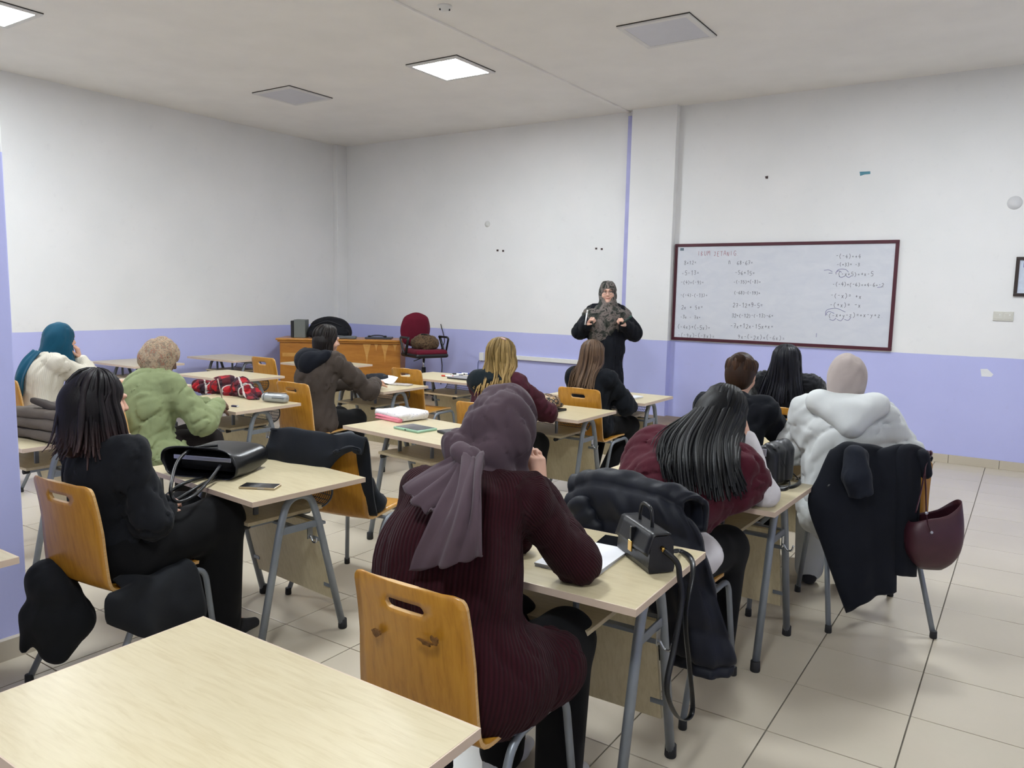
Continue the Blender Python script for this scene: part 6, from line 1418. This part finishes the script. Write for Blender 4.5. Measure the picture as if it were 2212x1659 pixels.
V, F = cloth(R_, 48, 64, .004, 4, 0, 3); nv, nu = 64, 48; N = vnormals(V, F); u = np.tile(np.linspace(0, 1, nu+1), nv+1); v = np.repeat(np.linspace(0, 1, nv+1), nu+1)
puff = .028*np.sqrt(np.abs(np.sin(v*PI*6.5)))*(.55+.45*np.sqrt(np.abs(np.sin(u*PI*3+v*2))))+.004*np.sin(u*40+v*9); sgn = 1 if N[:, 1].mean() < 0 else -1
V = V+N*(sgn*puff)[:, None]; V2, F2, rim = solidify(V, [tuple(f) for f in F], .02*sgn); wear(t, 'quilted_body', (np.array([list(x) for x in V2]), np.array(F2+rim)), M_PUF)
S = SDF(.010); a = PL(t, 1240, 1085, -.34)
for k in range(6): q = PL(t, 1250+14*k, 1090+26*k, -.355); S.ell(q, (.055, .03, .034), rot3(0, -.5, 0), .012)
wear(t, 'quilted_sleeve', warped(S), M_PUF)
# coat the girl in black sits on
t = hung('black_coat', 'C2', 'black coat bunched under the girl beside the pillar, hanging to both sides', 'coat'); M_BC = cloth_mat('black_coat_cloth', '#15171b', .2, .85, 260, .2)
q = lambda px, py, lx: PXl(t, px, py, lx)
wear(t, 'coat_skirt', cloth([[V3(.16, -.16, .468), V3(.16, -.04, .466), V3(.16, .06, .466), V3(.16, .13, .464)], [V3(.232, -.17, .45), V3(.236, -.04, .452), V3(.236, .06, .452), V3(.235, .14, .45)], [q(230, 1290, .27), q(290, 1300, .28), q(360, 1295, .28), q(432, 1280, .26)], [q(228, 1325, .27), q(290, 1345, .29), q(350, 1345, .29), q(440, 1318, .27)], [q(232, 1345, .26), q(300, 1368, .28), q(350, 1372, .28), q(430, 1345, .26)]], 36, 30, .010, 4, .010, 6), M_BC)
S = SDF(.010); S.chain([V3(-.10, -.24, .42), q(105, 1255, -.16), q(112, 1330, -.16), q(120, 1395, -.15)], [.05, .075, .085, .06], .05); S.chain([q(150, 1285, -.10), q(165, 1340, -.10), q(130, 1415, -.12)], [.05, .06, .03], .05); S.cone(q(70, 1330, -.2), q(52, 1400, -.2), .05, .02, .04)
wear(t, 'coat_bundle', warped(S, folds(.005, 45, (.2, .3, 1), 9)), M_BC)

# dark scuffs on the nearest chair
for k, (px, py, w_, h_, a) in enumerate(((808, 1368, .022, .016, .2), (918, 1388, .030, .009, -.2), (938, 1385, .012, .018, .5))):
    c = PL(CHAIR['C1'], px, py, -.258); rr = random.Random(k); pts = []
    for i in range(14):
        q = 2*PI*i/14; e = rr.uniform(.45, 1.0); x, z = w_*e*math.cos(q), h_*e*math.sin(q); pts.append((c[0]+x*math.cos(a)-z*math.sin(a), c[2]+x*math.sin(a)+z*math.cos(a)))
    # sits on the outer face of the curved backrest
    mb = MB(); u = lambda x: .022*(x/.195)**2; yb = lambda z: -.222-.05*(z-.56)/.30-.0125
    mb.add([(x, yb(z)+u(x)-.0012, z) for x, z in pts]+[(x, yb(z)+u(x)+.004, z) for x, z in pts], [tuple(range(14))[::-1], tuple(range(14, 28))]+[(i, (i+1) % 14, 14+(i+1) % 14, 14+i) for i in range(14)]); mb.build('scuff_mark', mat('scuff', '#6b471c', .6, var=.4, vscale=90), CHAIR['C1'])
